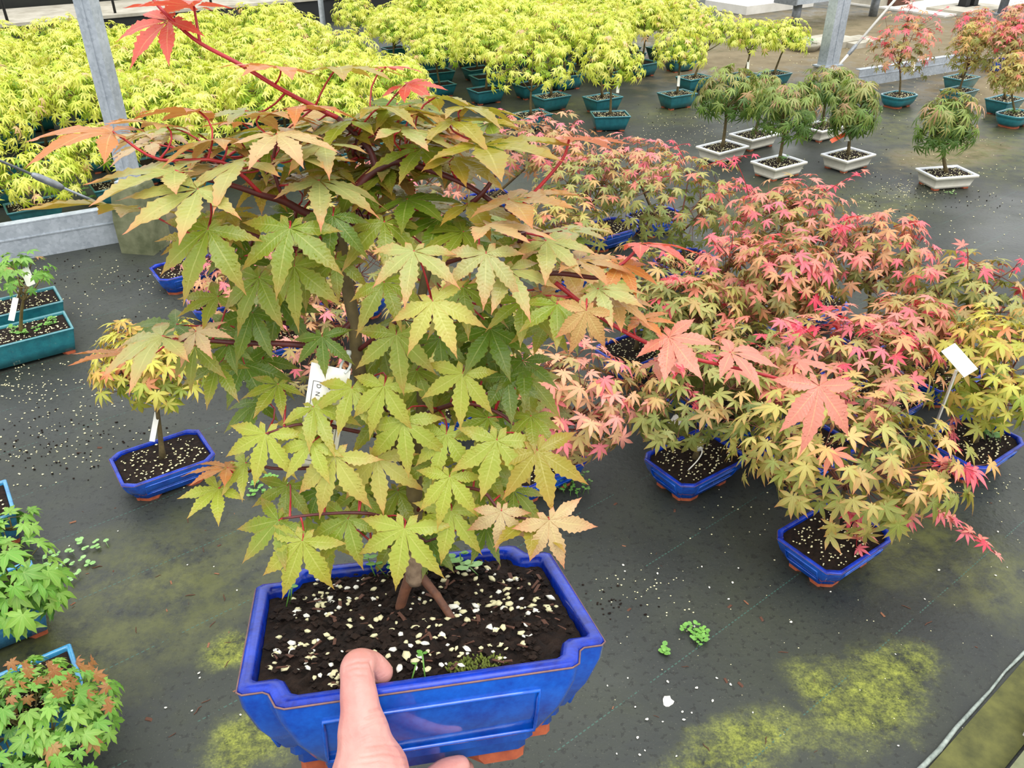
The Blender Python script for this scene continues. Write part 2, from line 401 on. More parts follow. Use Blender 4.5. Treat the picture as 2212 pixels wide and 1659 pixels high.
def brace(p0, p1, tb, label, rad=.006, mat='rod'):
    t = empty('brace_rod', p0); d = p1 - p0
    a = d * tb[0]; b = d * tb[1]; dn = d.normalized(); s = dn.orthogonal().normalized()
    k = MB(); k.tube([(0, 0, 0), a], rad, 8); k.tube([b, d], rad, 8); k.build('rod', M[mat], t)
    k = MB(); k.tube([a - dn * .01, a, a + dn * .02, b - dn * .02, b, b + dn * .01], [.008, .013, .017, .017, .013, .008], 8); k.build('turnbuckle', M['rod'], t)
    k = MB(); k.tube([(0, 0, 0), s * .015 - dn * .03, -dn * .05, -s * .015 - dn * .03], .004, 6, closed=True); k.build('hook', M['rod'], t)
    tag(t, label, 'brace'); return t
nrm = Vector((-U.y, U.x, 0))
pa = plane_hit(236, 448, pl + nrm * .12, nrm); pb = plane_hit(-260, 236, pl + nrm * .12, nrm)
brace(pa, pb, (.24, .37), 'slanting steel brace rod with turnbuckle at the left picture edge')
pa = plane_hit(1808, 146, pr - nrm * .05, nrm); pb = plane_hit(2100, -195, pr - nrm * .05, nrm)
brace(pa, pb, (.08, .14), 'white slanting brace rod at the foot of the upper right post', .011, 'concrete_pale')

# raised beds and far background
def slab(name, label, cat, u0, u1, v0, v1, z0, z1, mat, kind=None):
    k = MB(); c = UV((u0 + u1) / 2, (v0 + v1) / 2)
    k.box((c.x, c.y, (z0 + z1) / 2), u1 - u0, v1 - v0, z1 - z0, YAW)
    o = k.build(name, mat, smooth=False)
    if kind: struct(o, label, cat)
    else: tag(o, label, cat)
    return o
slab('path', 'white concrete slab between the two blocks of yellow maples', 'path', 2.75, 3.7, 8.35, 9.75, 0, .02, M['concrete_pale'], 1)
bt = empty('raised_bed', UV(3, 9.9))
k = MB(); c = UV(0, .55); k.box((c.x, c.y, .27), 12, 1.1, .03, YAW); k.build('bed_top', M['concrete'], bt, False)
k = MB(); c = UV(0, .05); k.box((c.x, c.y, .125), 12, .06, .25, YAW); k.build('side_board', M['black'], bt, False)
for i in range(11):
    k = MB(); q = UV(-5 + i, .12); k.tube([q + Vector((0, 0, .28)), q + Vector((0, 0, .75))], .014, 8); k.build('upright', M['black'], bt)
tag(bt, 'long raised bed with concrete top and black side board', 'bed')
slab('wall_back', 'dark stained low wall across the far background', 'wall', -4.5, 8, 11.05, 11.2, 0, 1.0, M['darkwall'], 1)
for (x, y, h, lab) in ((702, 62, 1.5, 'leftmost thin white pole rising from the far yellow maples'), (884, 40, 1.5, 'middle thin white pole rising from the far yellow maples'), (1049, 30, 1.5, 'rightmost thin white pole rising from the far yellow maples')):
    p = G(x, y + 28); t = empty('support_pole', p); k = MB(); k.tube([(0, 0, 0), (0, 0, h)], .028, 10); k.build('tube', M['steel'], t)
    k = MB(); k.box((0, 0, .01), .12, .12, .02, YAW); k.build('foot_plate', M['steel'], t, False); tag(t, lab, 'pole')

# upper right: trough, pavers, bench feet
p = G(1722, 62); t = empty('steel_trough', p)
k = MB(); c = UV(.75, .06); k.box((c.x, c.y, .33), 1.9, .3, .12, YAW); k.build('trough', M['steel'], t, False)
k = MB(); c = UV(-.205, .06); k.box((c.x, c.y, .33), .02, .31, .13, YAW); k.build('end_cap', M['rod'], t, False)
for du in (.02, 1.5):
    k = MB(); q = UV(du, 0.06); k.tube([q, q + Vector((0, 0, .27))], .05, 10); k.build('leg', M['rod'], t)
tag(t, 'long galvanised trough on round legs left of the upper right post', 'trough')
def paver(x, y, sx, sy, h, label, mat=None, rz=YAW):
    p = G(x, y); k = MB(); k.box((0, 0, h / 2), sx, sy, h, rz); o = k.build('paving_slab', mat or M['concrete'], smooth=False); o.location = p; tag(o, label, 'slab')
paver(1788, 97, .62, .42, .06, 'flat concrete slab on the soil left of the steel post foot', M['concrete'])
paver(1850, 96, .5, .32, .05, 'flat concrete slab on the soil right of the steel post foot', M['concrete'])
paver(1905, 5, 1.0, .6, .10, 'pale flat slab far behind the brace rod', M['concrete'])
paver(1640, 16, 1.3, .7, .10, 'pale flat slab far behind the yellow maples left of the trough', M['concrete_pale'])
paver(2092, 24, .95, .6, .05, 'low pad under the two dark stakes at upper right', M['concrete'])
k = MB(); k.box((0, 0, .01), 9, 6, .02, YAW); o = k.build('path', M['concrete_pale'], smooth=False); o.location = G(2320, -30) + UV(0, 2.4); struct(o, 'pale concrete path in the far upper right', 'path')
for x, y, lab in ((2079, 22, 'left one of the two dark stakes in the far upper right'), (2097, 20, 'right one of the two dark stakes in the far upper right')):
    p = G(x, y); t = empty('wooden_stake', p); k = MB(); k.box((0, 0, .65), .10, .10, 1.2, YAW); k.build('shaft', M['black'], t, False)
    k = MB(); k.box((0, 0, .025), .16, .16, .05, YAW); k.build('foot', M['black'], t, False); tag(t, lab, 'stake')
p = G(2162, 32); t = empty('support_pole', p); k = MB(); k.tube([(0, 0, 0), (.03, 0, 1.4)], .05, 10); k.build('tube', M['rod'], t)
k = MB(); k.box((0, 0, .01), .2, .2, .02, YAW); k.build('foot_plate', M['rod'], t, False); tag(t, 'grey round pole in the far upper right corner', 'pole')
p = G(1925, 12); k = MB(); k.box((0, 0, .09), .34, .3, .18, YAW); k.box((0, 0, .19), .38, .34, .02, YAW); o = k.build('storage_box', M['bark_bit'], smooth=False); o.location = p + Vector((0, 0, 0)); tag(o, 'small brown box far behind the brace rod', 'box')

# ------------------------------------------------------------------ pots
def outline(L, Wd, kind, off=0.0, cut=.034, s=.020, b=.024):
    q = corner(L, Wd, kind, off, cut, s, b); out = []
    out += [(px, py) for px, py in q]
    out += [(px, -py) for px, py in reversed(q)]
    out += [(-px, -py) for px, py in q]
    out += [(-px, py) for px, py in reversed(q)]
    return out[::-1]
def corner(L, Wd, kind, off, cut, s, b):
    x, y = L / 2 - off, Wd / 2 - off
    if kind == 'cut':
        q = [(x - cut, y), (x - cut * .82, y - b * .16), (x - s * 1.12, y - b * .84), (x - s * .9, y - b), (x - .004, y - b), (x, y - b - .004)]
    elif kind == 'oval':
        r = min(x, y) * .62; q = [(x - r + r * math.sin(a), y - r + r * math.cos(a)) for a in [i * math.pi / 14 for i in range(8)]]
    else:
        r = .004; q = [(x - r + r * math.sin(a), y - r + r * math.cos(a)) for a in (0, math.pi / 4, math.pi / 2)]
    return q
POTS = {
 'blue': dict(L=.27, W=.20, H=.092, kind='cut', mat='blue', rim='blue_rim', prof=[(.012, .030), (.020, .030), (.022, .026), (.028, .026), (.032, .021), (.055, .009), (.078, .002), (.088, 0)], rimw=.010, feet=1, panel=1),
 'teal': dict(L=.26, W=.18, H=.11, kind='rect', mat='teal', rim='teal', prof=[(.010, .030), (.05, .018), (.085, .008), (.100, .004), (.102, 0), (.106, 0)], rimw=.010, feet=1, panel=0),
 'tealong': dict(L=.34, W=.18, H=.11, kind='rect', mat='teal', rim='teal', prof=[(.014, .016), (.05, .010), (.085, .005), (.104, .001), (.106, 0)], rimw=.010, feet=1, panel=0),
 'light': dict(L=.34, W=.18, H=.11, kind='rect', mat='lightblue', rim='lightblue', prof=[(.014, .016), (.05, .010), (.085, .005), (.104, .001), (.106, 0)], rimw=.010, feet=1, panel=0),
 'oval': dict(L=.27, W=.20, H=.09, kind='oval', mat='teal', rim='teal', prof=[(.010, .032), (.03, .018), (.06, .006), (.072, .006), (.075, 0), (.086, 0)], rimw=.013, feet=1, panel=0),
 'cream': dict(L=.28, W=.20, H=.085, kind='rect', mat='cream', rim='cream_rim', prof=[(.010, .026), (.016, .026), (.018, .023), (.022, .023), (.03, .021), (.068, .011), (.070, 0), (.081, 0)], rimw=.015, feet=1, panel=0),
}
def wall_off(pr, z):
    for (z0, o0), (z1, o1) in zip(pr, pr[1:]):
        if z0 <= z <= z1: return o0 + (o1 - o0) * (z - z0) / max(1e-6, z1 - z0)
    return pr[-1][1]
def soil_mesh(L, Wd, z, seed, nx=22, ny=16, amp=.005):
    r = random.Random(seed); k = MB(); vs = []
    for j in range(ny + 1):
        for i in range(nx + 1):
            x, y = (i / nx - .5), (j / ny - .5)
            d = min(1, 6 * min(.5 - abs(x), .5 - abs(y)))
            vs.append((x * L, y * Wd, z + (r.uniform(-amp, amp) * (1.4 if r.random() < .12 else .6) + amp * .6 * math.sin(x * L * 210 + 3 * math.sin(y * Wd * 160)) * math.cos(y * Wd * 190) + .004 * (1 - 4 * x * x) * (1 - 4 * y * y)) * (.3 + .7 * d)))
    fs = [(j * (nx + 1) + i, j * (nx + 1) + i + 1, (j + 1) * (nx + 1) + i + 1, (j + 1) * (nx + 1) + i) for j in range(ny) for i in range(nx)]
    k.add(vs, fs); return k
def clip_outline(k, L, Wd, kind, off):
    """pull soil grid points that fall outside the cut corners back inside"""
    x0, y0 = L / 2 - off, Wd / 2 - off; vs = []
    for x, y, z in k.v:
        if kind == 'cut':
            ex, ey = abs(x) - (x0 - .030), abs(y) - (y0 - .022)
            if ex > 0 and ey > 0:
                if ex < ey: x = math.copysign(x0 - .030, x)
                else: y = math.copysign(y0 - .022, y)
        elif kind == 'oval':
            r = min(x0, y0) * .62; cx, cy = x0 - r, y0 - r; ex, ey = abs(x) - cx, abs(y) - cy
            if ex > 0 and ey > 0 and math.hypot(ex, ey) > r:
                q = r / math.hypot(ex, ey); x = math.copysign(cx + ex * q, x); y = math.copysign(cy + ey * q, y)
        vs.append((x, y, z))
    k.v = vs; return k
def pebble(k, p, s, r, m=0):
    vs = []
    for dx, dy, dz in ((1, 0, 0), (-1, 0, 0), (0, 1, 0), (0, -1, 0), (0, 0, 1), (0, 0, -1), (.62, .62, .45), (-.62, .62, .45), (.62, -.62, .45), (-.62, -.62, .45)):
        q = r.uniform(.75, 1.15) * s; vs.append((p[0] + dx * q, p[1] + dy * q * .8, p[2] + dz * q * .75))
    k.add(vs, [(4, 6, 7), (4, 7, 9), (4, 9, 8), (4, 8, 6), (0, 2, 6), (2, 7, 6), (2, 1, 7), (1, 9, 7), (1, 3, 9), (3, 8, 9), (3, 0, 8), (0, 6, 8), (5, 2, 0), (5, 1, 2), (5, 3, 1), (5, 0, 3)], m)
def pot_meshes(key, hero=False, **over):
    s = dict(POTS[key]); s.update(over)
    L, Wd, H, kd, pr = s['L'], s['W'], s['H'], s['kind'], s['prof']
    CUT = (.034, .020, .024) if hero else (.030, .008, .019)
    k = MB(); ring = lambda off, z: [Vector((x, y, z)) for x, y in outline(L, Wd, kd, off, *CUT)]
    rings = [ring(o, z) for z, o in pr]; nb = len(rings)
    k.loft(rings, 0, True)
    rw = s['rimw']; zt = H
    k.loft([ring(0, pr[-1][0]), ring(.0003, zt - .002), ring(.002, zt - .0003), ring(rw * .5, zt), ring(rw - .0015, zt - .0003), ring(rw, zt - .002), ring(rw + .001, zt - .006), ring(rw + .004, zt - .03)], 1)
    me = k.mesh('pot_body', [M[s['mat']], M[s['rim']]])
    d = {'body': me, 'spec': s}
    c = MB(); zl = pr[-1][0] + .0005
    c.tube([Vector((x, y, zl)) for x, y in outline(L, Wd, kd, -.0006, *CUT)], 0.0008 if hero else .0006, 5, closed=True)
    d['rimline'] = c.mesh('rim_line', [M['rimline']])
    f = MB(); fx, fy = L / 2 - pr[0][1], Wd / 2 - pr[0][1]
    def arc(off):
        q = corner(L, Wd, kd, off, *CUT); ln = .030
        q = [(q[0][0] - ln, q[0][1]), (q[0][0] - ln * .85, q[0][1])] + q + [(q[-1][0], q[-1][1] - ln * .75), (q[-1][0], q[-1][1] - ln * .9)]
        return [(x - fx, y - fy) for x, y in q]
    ao, ai = arc(pr[0][1] + .0015), arc(pr[0][1] + .013); m = len(ao); zt_ = pr[0][0] + .001
    zb = [.5 * zt_] + [0] * (m - 2) + [.5 * zt_]
    vs = [(x, y, z) for (x, y), z in zip(ao, zb)] + [(x, y, zt_) for x, y in ao] + [(x, y, z) for (x, y), z in zip(ai, zb)] + [(x, y, zt_) for x, y in ai]
    fs = []
    for i_ in range(m - 1):
        a_, b_ = i_, i_ + 1
        fs += [(a_, b_, m + b_, m + a_), (2 * m + b_, 2 * m + a_, 3 * m + a_, 3 * m + b_), (b_, a_, 2 * m + a_, 2 * m + b_), (m + a_, m + b_, 3 * m + b_, 3 * m + a_)]
    fs += [(0, m, 3 * m, 2 * m), (m - 1, 3 * m - 1, 4 * m - 1, 2 * m - 1)]
    f.add(vs, fs)
    d['foot'] = f.mesh('foot', [M['terracotta']], False); d['foot_xy'] = (fx, fy)
    so = clip_outline(soil_mesh(L - 2 * rw - .004, Wd - 2 * rw - .004, H - .010, 5, *( (60, 44, .004) if hero else (16, 12, .004) )), L, Wd, kd, rw + .001)
    d['soil'] = so.mesh('soil', [M['soil']])
    g = MB(); r = random.Random(hash(key) % 97 if False else len(key) * 13 + 5)
    for i in range(170):
        x, y = r.uniform(-.5, .5) * (L - 2 * rw - .02), r.uniform(-.5, .5) * (Wd - 2 * rw - .02)
        if kd != 'rect' and abs(x) > L / 2 - .05 and abs(y) > Wd / 2 - .045: continue
        if r.random() < .35 and (math.sin(x * 40 + 1) + math.cos(y * 45)) > .3: continue
        pebble(g, (x, y, H - .005), r.uniform(.0018, .0042), r)
    d['grit'] = g.mesh('grit', [M['grit']], False)
    if s['panel']:
        pm = MB()
        def fr(face):
            z0, z1 = .034, H - .020
            if face in (0, 2):
                hx = L / 2 - .058; sy = -1 if face == 0 else 1
                P = lambda a, z: Vector((a, sy * (Wd / 2 - wall_off(pr, z) + .0006), z))
            else:
                hx = Wd / 2 - .050; sy = -1 if face == 1 else 1
                P = lambda a, z: Vector((sy * (L / 2 - wall_off(pr, z) + .0006), a, z))
            zz = [z0 + (z1 - z0) * i / 5 for i in range(6)]
            pts = [P(-hx + 2 * hx * i / 8, z0) for i in range(9)] + [P(hx, z) for z in zz[1:]] + [P(hx - 2 * hx * i / 8, z1) for i in range(1, 9)] + [P(-hx, z) for z in reversed(zz[1:-1])]
            pm.tube(pts, .0018, 6, closed=True)
        for fc in range(4): fr(fc)
        d['panel'] = pm.mesh('panel_moulding', [M[s['mat']]])
    return d
POTM = {k: pot_meshes(k) for k in POTS}
def add_pot(t, key, rz, loc=(0, 0, 0), grit=True, data=None, scale=1.0):
    d = data or POTM[key]; rot = Matrix.Rotation(rz, 4, 'Z')
    p = obj('pot', d['body'], t); p.matrix_basis = Matrix.Translation(loc) @ rot @ Matrix.Scale(scale, 4)
    p['label'] = {'blue': 'glossy cobalt blue pot with notched corners', 'teal': 'rectangular teal pot', 'tealong': 'long rectangular teal pot', 'light': 'long light blue glazed pot', 'oval': 'rounded teal pot with a thick rim', 'cream': 'cream rectangular pot with a pale lipped rim'}[key]
    if key == 'blue': obj('rim_line', d['rimline'], p)
    if 'panel' in d: obj('panel_moulding', d['panel'], p)
    fx, fy = d['foot_xy']
    for sx, sy in ((1, 1), (-1, 1), (-1, -1), (1, -1)):
        f = obj('foot', d['foot'], p); f.location = (sx * fx, sy * fy, 0); f.scale = (sx, sy, 1)
    s = obj('soil', d['soil'], t); s.matrix_basis = p.matrix_basis.copy()
    if grit:
        g = obj('grit', d['grit'], s); g['kind'] = 'stuff'; g['label'] = 'cream pumice grit on the soil'
    return p, s

# ------------------------------------------------------------------ leaves
def leaf_geo(seed, stations=6, serr=False, droop=.28, fold=.35, width=.165, angs=(0, 47, 97, 146), lens=(1, .95, .72, .27), jit=5):
    r = random.Random(seed); full = [(0, lens[0])]
    for a, q in zip(angs[1:], lens[1:]): full += [(a, q), (-a, q)]
    full = [(a + r.uniform(-jit, jit), q * r.uniform(.92, 1.06)) for a, q in full]
    full.sort(); vs = [(0, 0, 0)]; cs = [(0, 0, 0, 1)]; fs = []
    for i, (a, ln) in enumerate(full):
        hl = math.radians((a - full[i - 1][0]) / 2) if i > 0 else math.radians(20)
        hr = math.radians((full[i + 1][0] - a) / 2) if i < len(full) - 1 else math.radians(20)
        th = math.radians(a); d = (math.sin(th), math.cos(th)); pn = (math.cos(th), -math.sin(th))
        dr = droop * r.uniform(.7, 1.35) * (1 + .35 * abs(math.sin(th))); side = r.uniform(-.05, .05); fo = fold * r.uniform(.6, 1.3)
        wm = width * (.55 + .45 * ln) * r.uniform(.9, 1.1) * (ln ** .25)
        prev = None
        for j in range(1, stations + 1):
            t = (j / (stations + 1)) ** .9
            if t < .46: w = wm * (.38 + .62 * t / .46)
            else:
                q = (t - .46) / .54; w = wm * (1 - q) ** 1.45 * (1 + 1.0 * q)
            if serr: w *= (1.06 if j % 2 else .84)
            rr = t * ln; wl = min(w, rr * math.tan(hl)); wr = min(w, rr * math.tan(hr))
            bx = side * rr * rr
            def P(off, e):
                x = d[0] * rr + pn[0] * (off + bx); y = d[1] * rr + pn[1] * (off + bx)
                z = -dr * rr * rr + fo * abs(off) * min(1, rr * 2.5) + (.012 * math.sin(9 * rr + seed + off * 30) if serr else 0)
                vs.append((x, y, z)); cs.append((t, e, 0, 1)); return len(vs) - 1
            l_, c_, r_ = P(-wl, 1), P(0, 0), P(wr, 1)
            if prev is None: fs += [(0, c_, l_), (0, r_, c_)]
            else:
                pl_, pc_, pr_ = prev; fs += [(pl_, pc_, c_, l_), (pc_, pr_, r_, c_)]
            prev = (l_, c_, r_)
        x = d[0] * ln + pn[0] * side * ln * ln; y = d[1] * ln + pn[1] * side * ln * ln
        vs.append((x, y, -dr * ln * ln)); cs.append((1, .3, 0, 1)); tp = len(vs) - 1
        fs += [(prev[0], prev[1], tp), (prev[1], prev[2], tp)]
    return vs, fs, cs
def leaf_mesh(name, mat, *a, **k):
    v, f, c = leaf_geo(*a, **k); b = MB(); b.add(v, f, 0, c); return b.mesh(name, [mat])
HERO_LEAF = [leaf_mesh('hero_leaf', M['leaf_wet'], s, 17, True, droop=d, fold=fo, jit=9, width=.172) for s, (d, fo) in enumerate([(.16, .18), (.24, .22), (.32, .3), (.2, .28), (.28, .15), (.38, .25), (.22, .2), (.3, .34)])]
HERO_FLAT = [leaf_mesh('hero_leaf', M['leaf_wet'], 40 + s, 17, True, droop=d, fold=fo, jit=9, width=.168) for s, (d, fo) in enumerate([(.14, .18), (.22, .15), (.10, .22), (.28, .16)])]
RED_LEAF = [leaf_mesh('leaf', M['leaf'], 80 + s, 5, False, droop=.12 + .07 * s, fold=.25, width=.145) for s in range(6)]
YEL_LEAF = [leaf_mesh('leaf', M['leaf'], 120 + s, 4, False, droop=.30 + .1 * s, fold=.2, width=.118, angs=(0, 41, 86, 130), lens=(1, .92, .68, .35)) for s in range(5)]
DIS_LEAF = [leaf_mesh('leaf', M['leaf'], 160 + s, 4, False, droop=.35 + .1 * s, fold=.1, width=.085, angs=(0, 33, 68, 106), lens=(1, .95, .8, .5)) for s in range(4)]
GRN_LEAF = [leaf_mesh('leaf', M['leaf'], 200 + s, 7, True, droop=.22 + .08 * s, fold=.3, width=.20, angs=(0, 44, 92, 135), lens=(1, .85, .6, .3)) for s in range(4)]

def C(*rgb, a=.5): return (*srgb(*rgb), a)
def jitcol(c, j=.12):
    f = 1 + R(-j, j); return (min(1, c[0] * f * (1 + R(-.06, .06))), min(1, c[1] * f), min(1, c[2] * f * (1 + R(-.1, .1))), c[3])
def pick(tab):
    x = RND.random() * sum(w for w, _ in tab)
    for w, c in tab:
        x -= w
        if x <= 0: return jitcol(c)
    return jitcol(tab[-1][1])
STY = {
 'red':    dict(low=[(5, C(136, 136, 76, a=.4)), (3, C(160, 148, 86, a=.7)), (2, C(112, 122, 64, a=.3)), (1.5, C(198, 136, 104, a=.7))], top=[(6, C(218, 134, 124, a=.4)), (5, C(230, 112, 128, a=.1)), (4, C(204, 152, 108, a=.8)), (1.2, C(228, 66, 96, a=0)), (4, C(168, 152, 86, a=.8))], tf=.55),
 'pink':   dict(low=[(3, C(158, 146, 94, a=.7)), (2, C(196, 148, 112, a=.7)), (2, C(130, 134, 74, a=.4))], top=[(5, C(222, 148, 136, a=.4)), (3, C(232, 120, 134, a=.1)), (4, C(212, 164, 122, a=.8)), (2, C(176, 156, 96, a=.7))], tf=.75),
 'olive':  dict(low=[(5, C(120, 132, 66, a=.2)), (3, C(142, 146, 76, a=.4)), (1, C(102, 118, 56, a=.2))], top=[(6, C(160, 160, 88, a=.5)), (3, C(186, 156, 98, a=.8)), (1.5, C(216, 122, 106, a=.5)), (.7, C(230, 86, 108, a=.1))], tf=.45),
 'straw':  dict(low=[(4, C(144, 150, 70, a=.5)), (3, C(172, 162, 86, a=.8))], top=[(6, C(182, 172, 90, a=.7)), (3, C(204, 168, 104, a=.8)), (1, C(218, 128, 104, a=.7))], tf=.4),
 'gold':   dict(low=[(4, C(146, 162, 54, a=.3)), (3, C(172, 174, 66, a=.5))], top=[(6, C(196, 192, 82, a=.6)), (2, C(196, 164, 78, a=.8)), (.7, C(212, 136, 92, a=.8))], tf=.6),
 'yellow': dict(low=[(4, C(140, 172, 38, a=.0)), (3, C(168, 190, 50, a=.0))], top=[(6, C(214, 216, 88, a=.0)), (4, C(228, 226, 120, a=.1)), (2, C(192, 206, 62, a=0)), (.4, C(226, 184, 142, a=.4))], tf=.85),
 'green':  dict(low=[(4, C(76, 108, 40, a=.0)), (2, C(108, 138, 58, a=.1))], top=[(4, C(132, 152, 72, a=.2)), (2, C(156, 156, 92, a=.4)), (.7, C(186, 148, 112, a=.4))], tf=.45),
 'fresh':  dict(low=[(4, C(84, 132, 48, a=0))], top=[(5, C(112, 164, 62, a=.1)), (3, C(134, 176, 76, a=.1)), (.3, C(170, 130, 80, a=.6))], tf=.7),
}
def crown_leaves(C0, rx, ry, rz, n, size, sty, seed, zmin=-.55, droopd=.55, upw=.75):
    global RND
    keep = RND; RND = random.Random(seed); s = STY[sty]; out = []
    for i in range(n):
        while True:
            d = Vector((RND.gauss(0, 1), RND.gauss(0, 1), RND.gauss(0, 1))).normalized()
            if d.z > zmin: break
        q = RND.random() ** .5 * .62 + .42
        lump = 1 + .13 * math.sin(5 * d.x + seed) * math.cos(4 * d.y + seed * 2)
        p = C0 + Vector((d.x * rx, d.y * ry, d.z * rz)) * q * lump
        outw = Vector((d.x / max(rx, .01), d.y / max(ry, .01), d.z / max(rz, .01))).normalized()
        nn = outw * .75 + Vector((0, 0, upw * .85)) + Vector((R(-.35, .35), R(-.35, .35), R(-.2, .2)))
        hd = Vector((d.x, d.y, 0)) + Vector((R(-.7, .7), R(-.7, .7), 0))
        if hd.length < .05: hd = Vector((1, 0, 0))
        fw = hd.normalized() + Vector((0, 0, -droopd * R(.5, 1.5)))
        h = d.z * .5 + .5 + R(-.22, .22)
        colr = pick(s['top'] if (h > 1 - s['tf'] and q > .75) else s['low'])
        out.append((p, frame(fw, nn), size * R(.72, 1.2), colr))
    RND = keep; return out
def bezier(a, b, bend, n=5):
    m = (a + b) / 2 + bend
    return [a * (1 - t) ** 2 + m * 2 * t * (1 - t) + b * t * t for t in [i / n for i in range(n + 1)]]
def branches(base, top, leaves, C0, rad, seed, mats, t, twn=.4, nb=8):
    """trunk, boughs and twigs (world positions relative to base handled by caller)"""
    r = random.Random(seed); k = MB()
    bend = Vector((r.uniform(-.02, .02), r.uniform(-.02, .02), 0))
    tr = bezier(base, top, bend, 7); rr = [rad * (1.5 if i == 0 else 1.12 - .55 * i / 7) for i in range(8)]
    k.tube(tr, rr, 8); trunk = k.build('trunk', mats[0], t)
    k = MB(); nodes = [tr[-1], tr[-2]]
    if leaves:
        for i in range(nb):
            tgt = leaves[r.randrange(len(leaves))][0]; tgt = C0 + (tgt - C0) * .62
            st = tr[-1 - r.randrange(3)]; pts = bezier(st, tgt, Vector((0, 0, -.02)), 4)
            k.tube(pts, [rad * .5 * (1 - .55 * j / 4) for j in range(5)], 5); nodes += pts[2:]
        for p, mtx, sz, c in leaves:
            if r.random() < twn:
                nd = min(nodes, key=lambda q: (q - p).length_squared)
                mid = (nd + p) / 2 + Vector((0, 0, -.008)); k.tube([nd, mid, p - Vector((0, 0, .001))], [.0016, .0012, .0008], 4, cap=False)
    k.build('branches', mats[1], t)
    return trunk
def put_leaves(t, leaves, meshes, org, limit=300, seed=1):
    r = random.Random(seed)
    for i, (p, mtx, sz, c) in enumerate(leaves):
        o = obj('leaf', meshes[r.randrange(len(meshes))], t)
        o.matrix_basis = Matrix.Translation(p - org) @ mtx.to_4x4() @ Matrix.Scale(sz, 4); o.color = c
def foliage_mesh(leaves, geos, seed):
    r = random.Random(seed); k = MB(); tint = []
    for p, mtx, sz, c in leaves:
        v, f, cs = geos[r.randrange(len(geos))]
        k.add([p + mtx @ (Vector(q) * sz) for q in v], f, 0, cs); tint += list(c) * len(v)
    me = k.mesh('foliage', [M['leaf_mass']]); ca = me.color_attributes.new('Tint', 'FLOAT_COLOR', 'POINT'); ca.data.foreach_set('color', tint)
    return me
def shoot(leaves, a, b, n, size, cols, k, r, droop=.4):
    """a thin shoot with small young leaves along it"""
    pts = bezier(a, b, Vector((0, 0, .02)), 6); k.tube(pts, [.0016 - .0001 * i for i in range(7)], 4)
    for i in range(n):
        p = pts[min(6, 2 + i * 5 // max(1, n))] if i < n - 1 else pts[-1]
        hd = (b - a).normalized() * .6 + Vector((R(-1, 1), R(-1, 1), -droop))
        leaves.append((p + Vector((R(-.012, .012), R(-.012, .012), R(-.008, .004))), frame(hd, Vector((R(-.4, .4), R(-.6, .2), 1))), size * R(.6, 1), jitcol(cols[r.randrange(len(cols))])))
PINKS = [C(228, 70, 100, a=0), C(232, 108, 126, a=0), C(220, 132, 122, a=.3)]
def maple(label, key, potpx, crown, sty, n, size, seed, meshes=None, group=None, yaw=None, twigs=('bark', 'twig_bg'), rad=.008, shoots=(), dy=0, name='potted_maple', base=None, category='bonsai tree', depth=.85, zmin=-.6, grit=True, droopd=.55, upw=.75, twn=.3):
    global RND
    RND = random.Random(seed * 7 + 3)
    H = POTS[key]['H']
    b = base if base is not None else G(potpx[0], potpx[1], H)
    b = Vector((b.x, b.y, 0)); t = empty(name, b)
    add_pot(t, key, YAW if yaw is None else math.radians(yaw), grit=grit)
    pl_ = b + Vector((0, dy, 0)); C0 = plane_hit(crown[0], crown[1], pl_, Vector((0, 1, 0)))
    z = proj(C0)[2]; rx, rz = crown[2] * z / FPX, crown[3] * z / FPX * 1.02
    lv = crown_leaves(C0, rx, rx * depth, rz, n, size, sty, seed, zmin, droopd, upw)
    k = MB(); r = random.Random(seed)
    for (x0, y0, x1, y1, m, sc) in shoots:
        a = plane_hit(x0, y0, pl_ + Vector((0, -.03, 0)), Vector((0, 1, 0))); e = plane_hit(x1, y1, pl_ + Vector((0, -.06, 0)), Vector((0, 1, 0)))
        shoot(lv, a, e, m, size * sc * 1.15, PINKS, k, r)
    k.v = [tuple(Vector(q) - b) for q in k.v]
    if k.v: k.build('shoot', M['shoot'], t)
    L2 = [(p - b, m, s, c) for p, m, s, c in lv]
    branches(Vector((0, 0, H - .012)), C0 - b - Vector((0, 0, rz * .35)), L2, C0 - b, rad, seed, (M[twigs[0]], M[twigs[1]]), t, twn)
    put_leaves(t, lv, meshes or RED_LEAF, b, seed=seed)
    tag(t, label, category, group); return t, C0, b

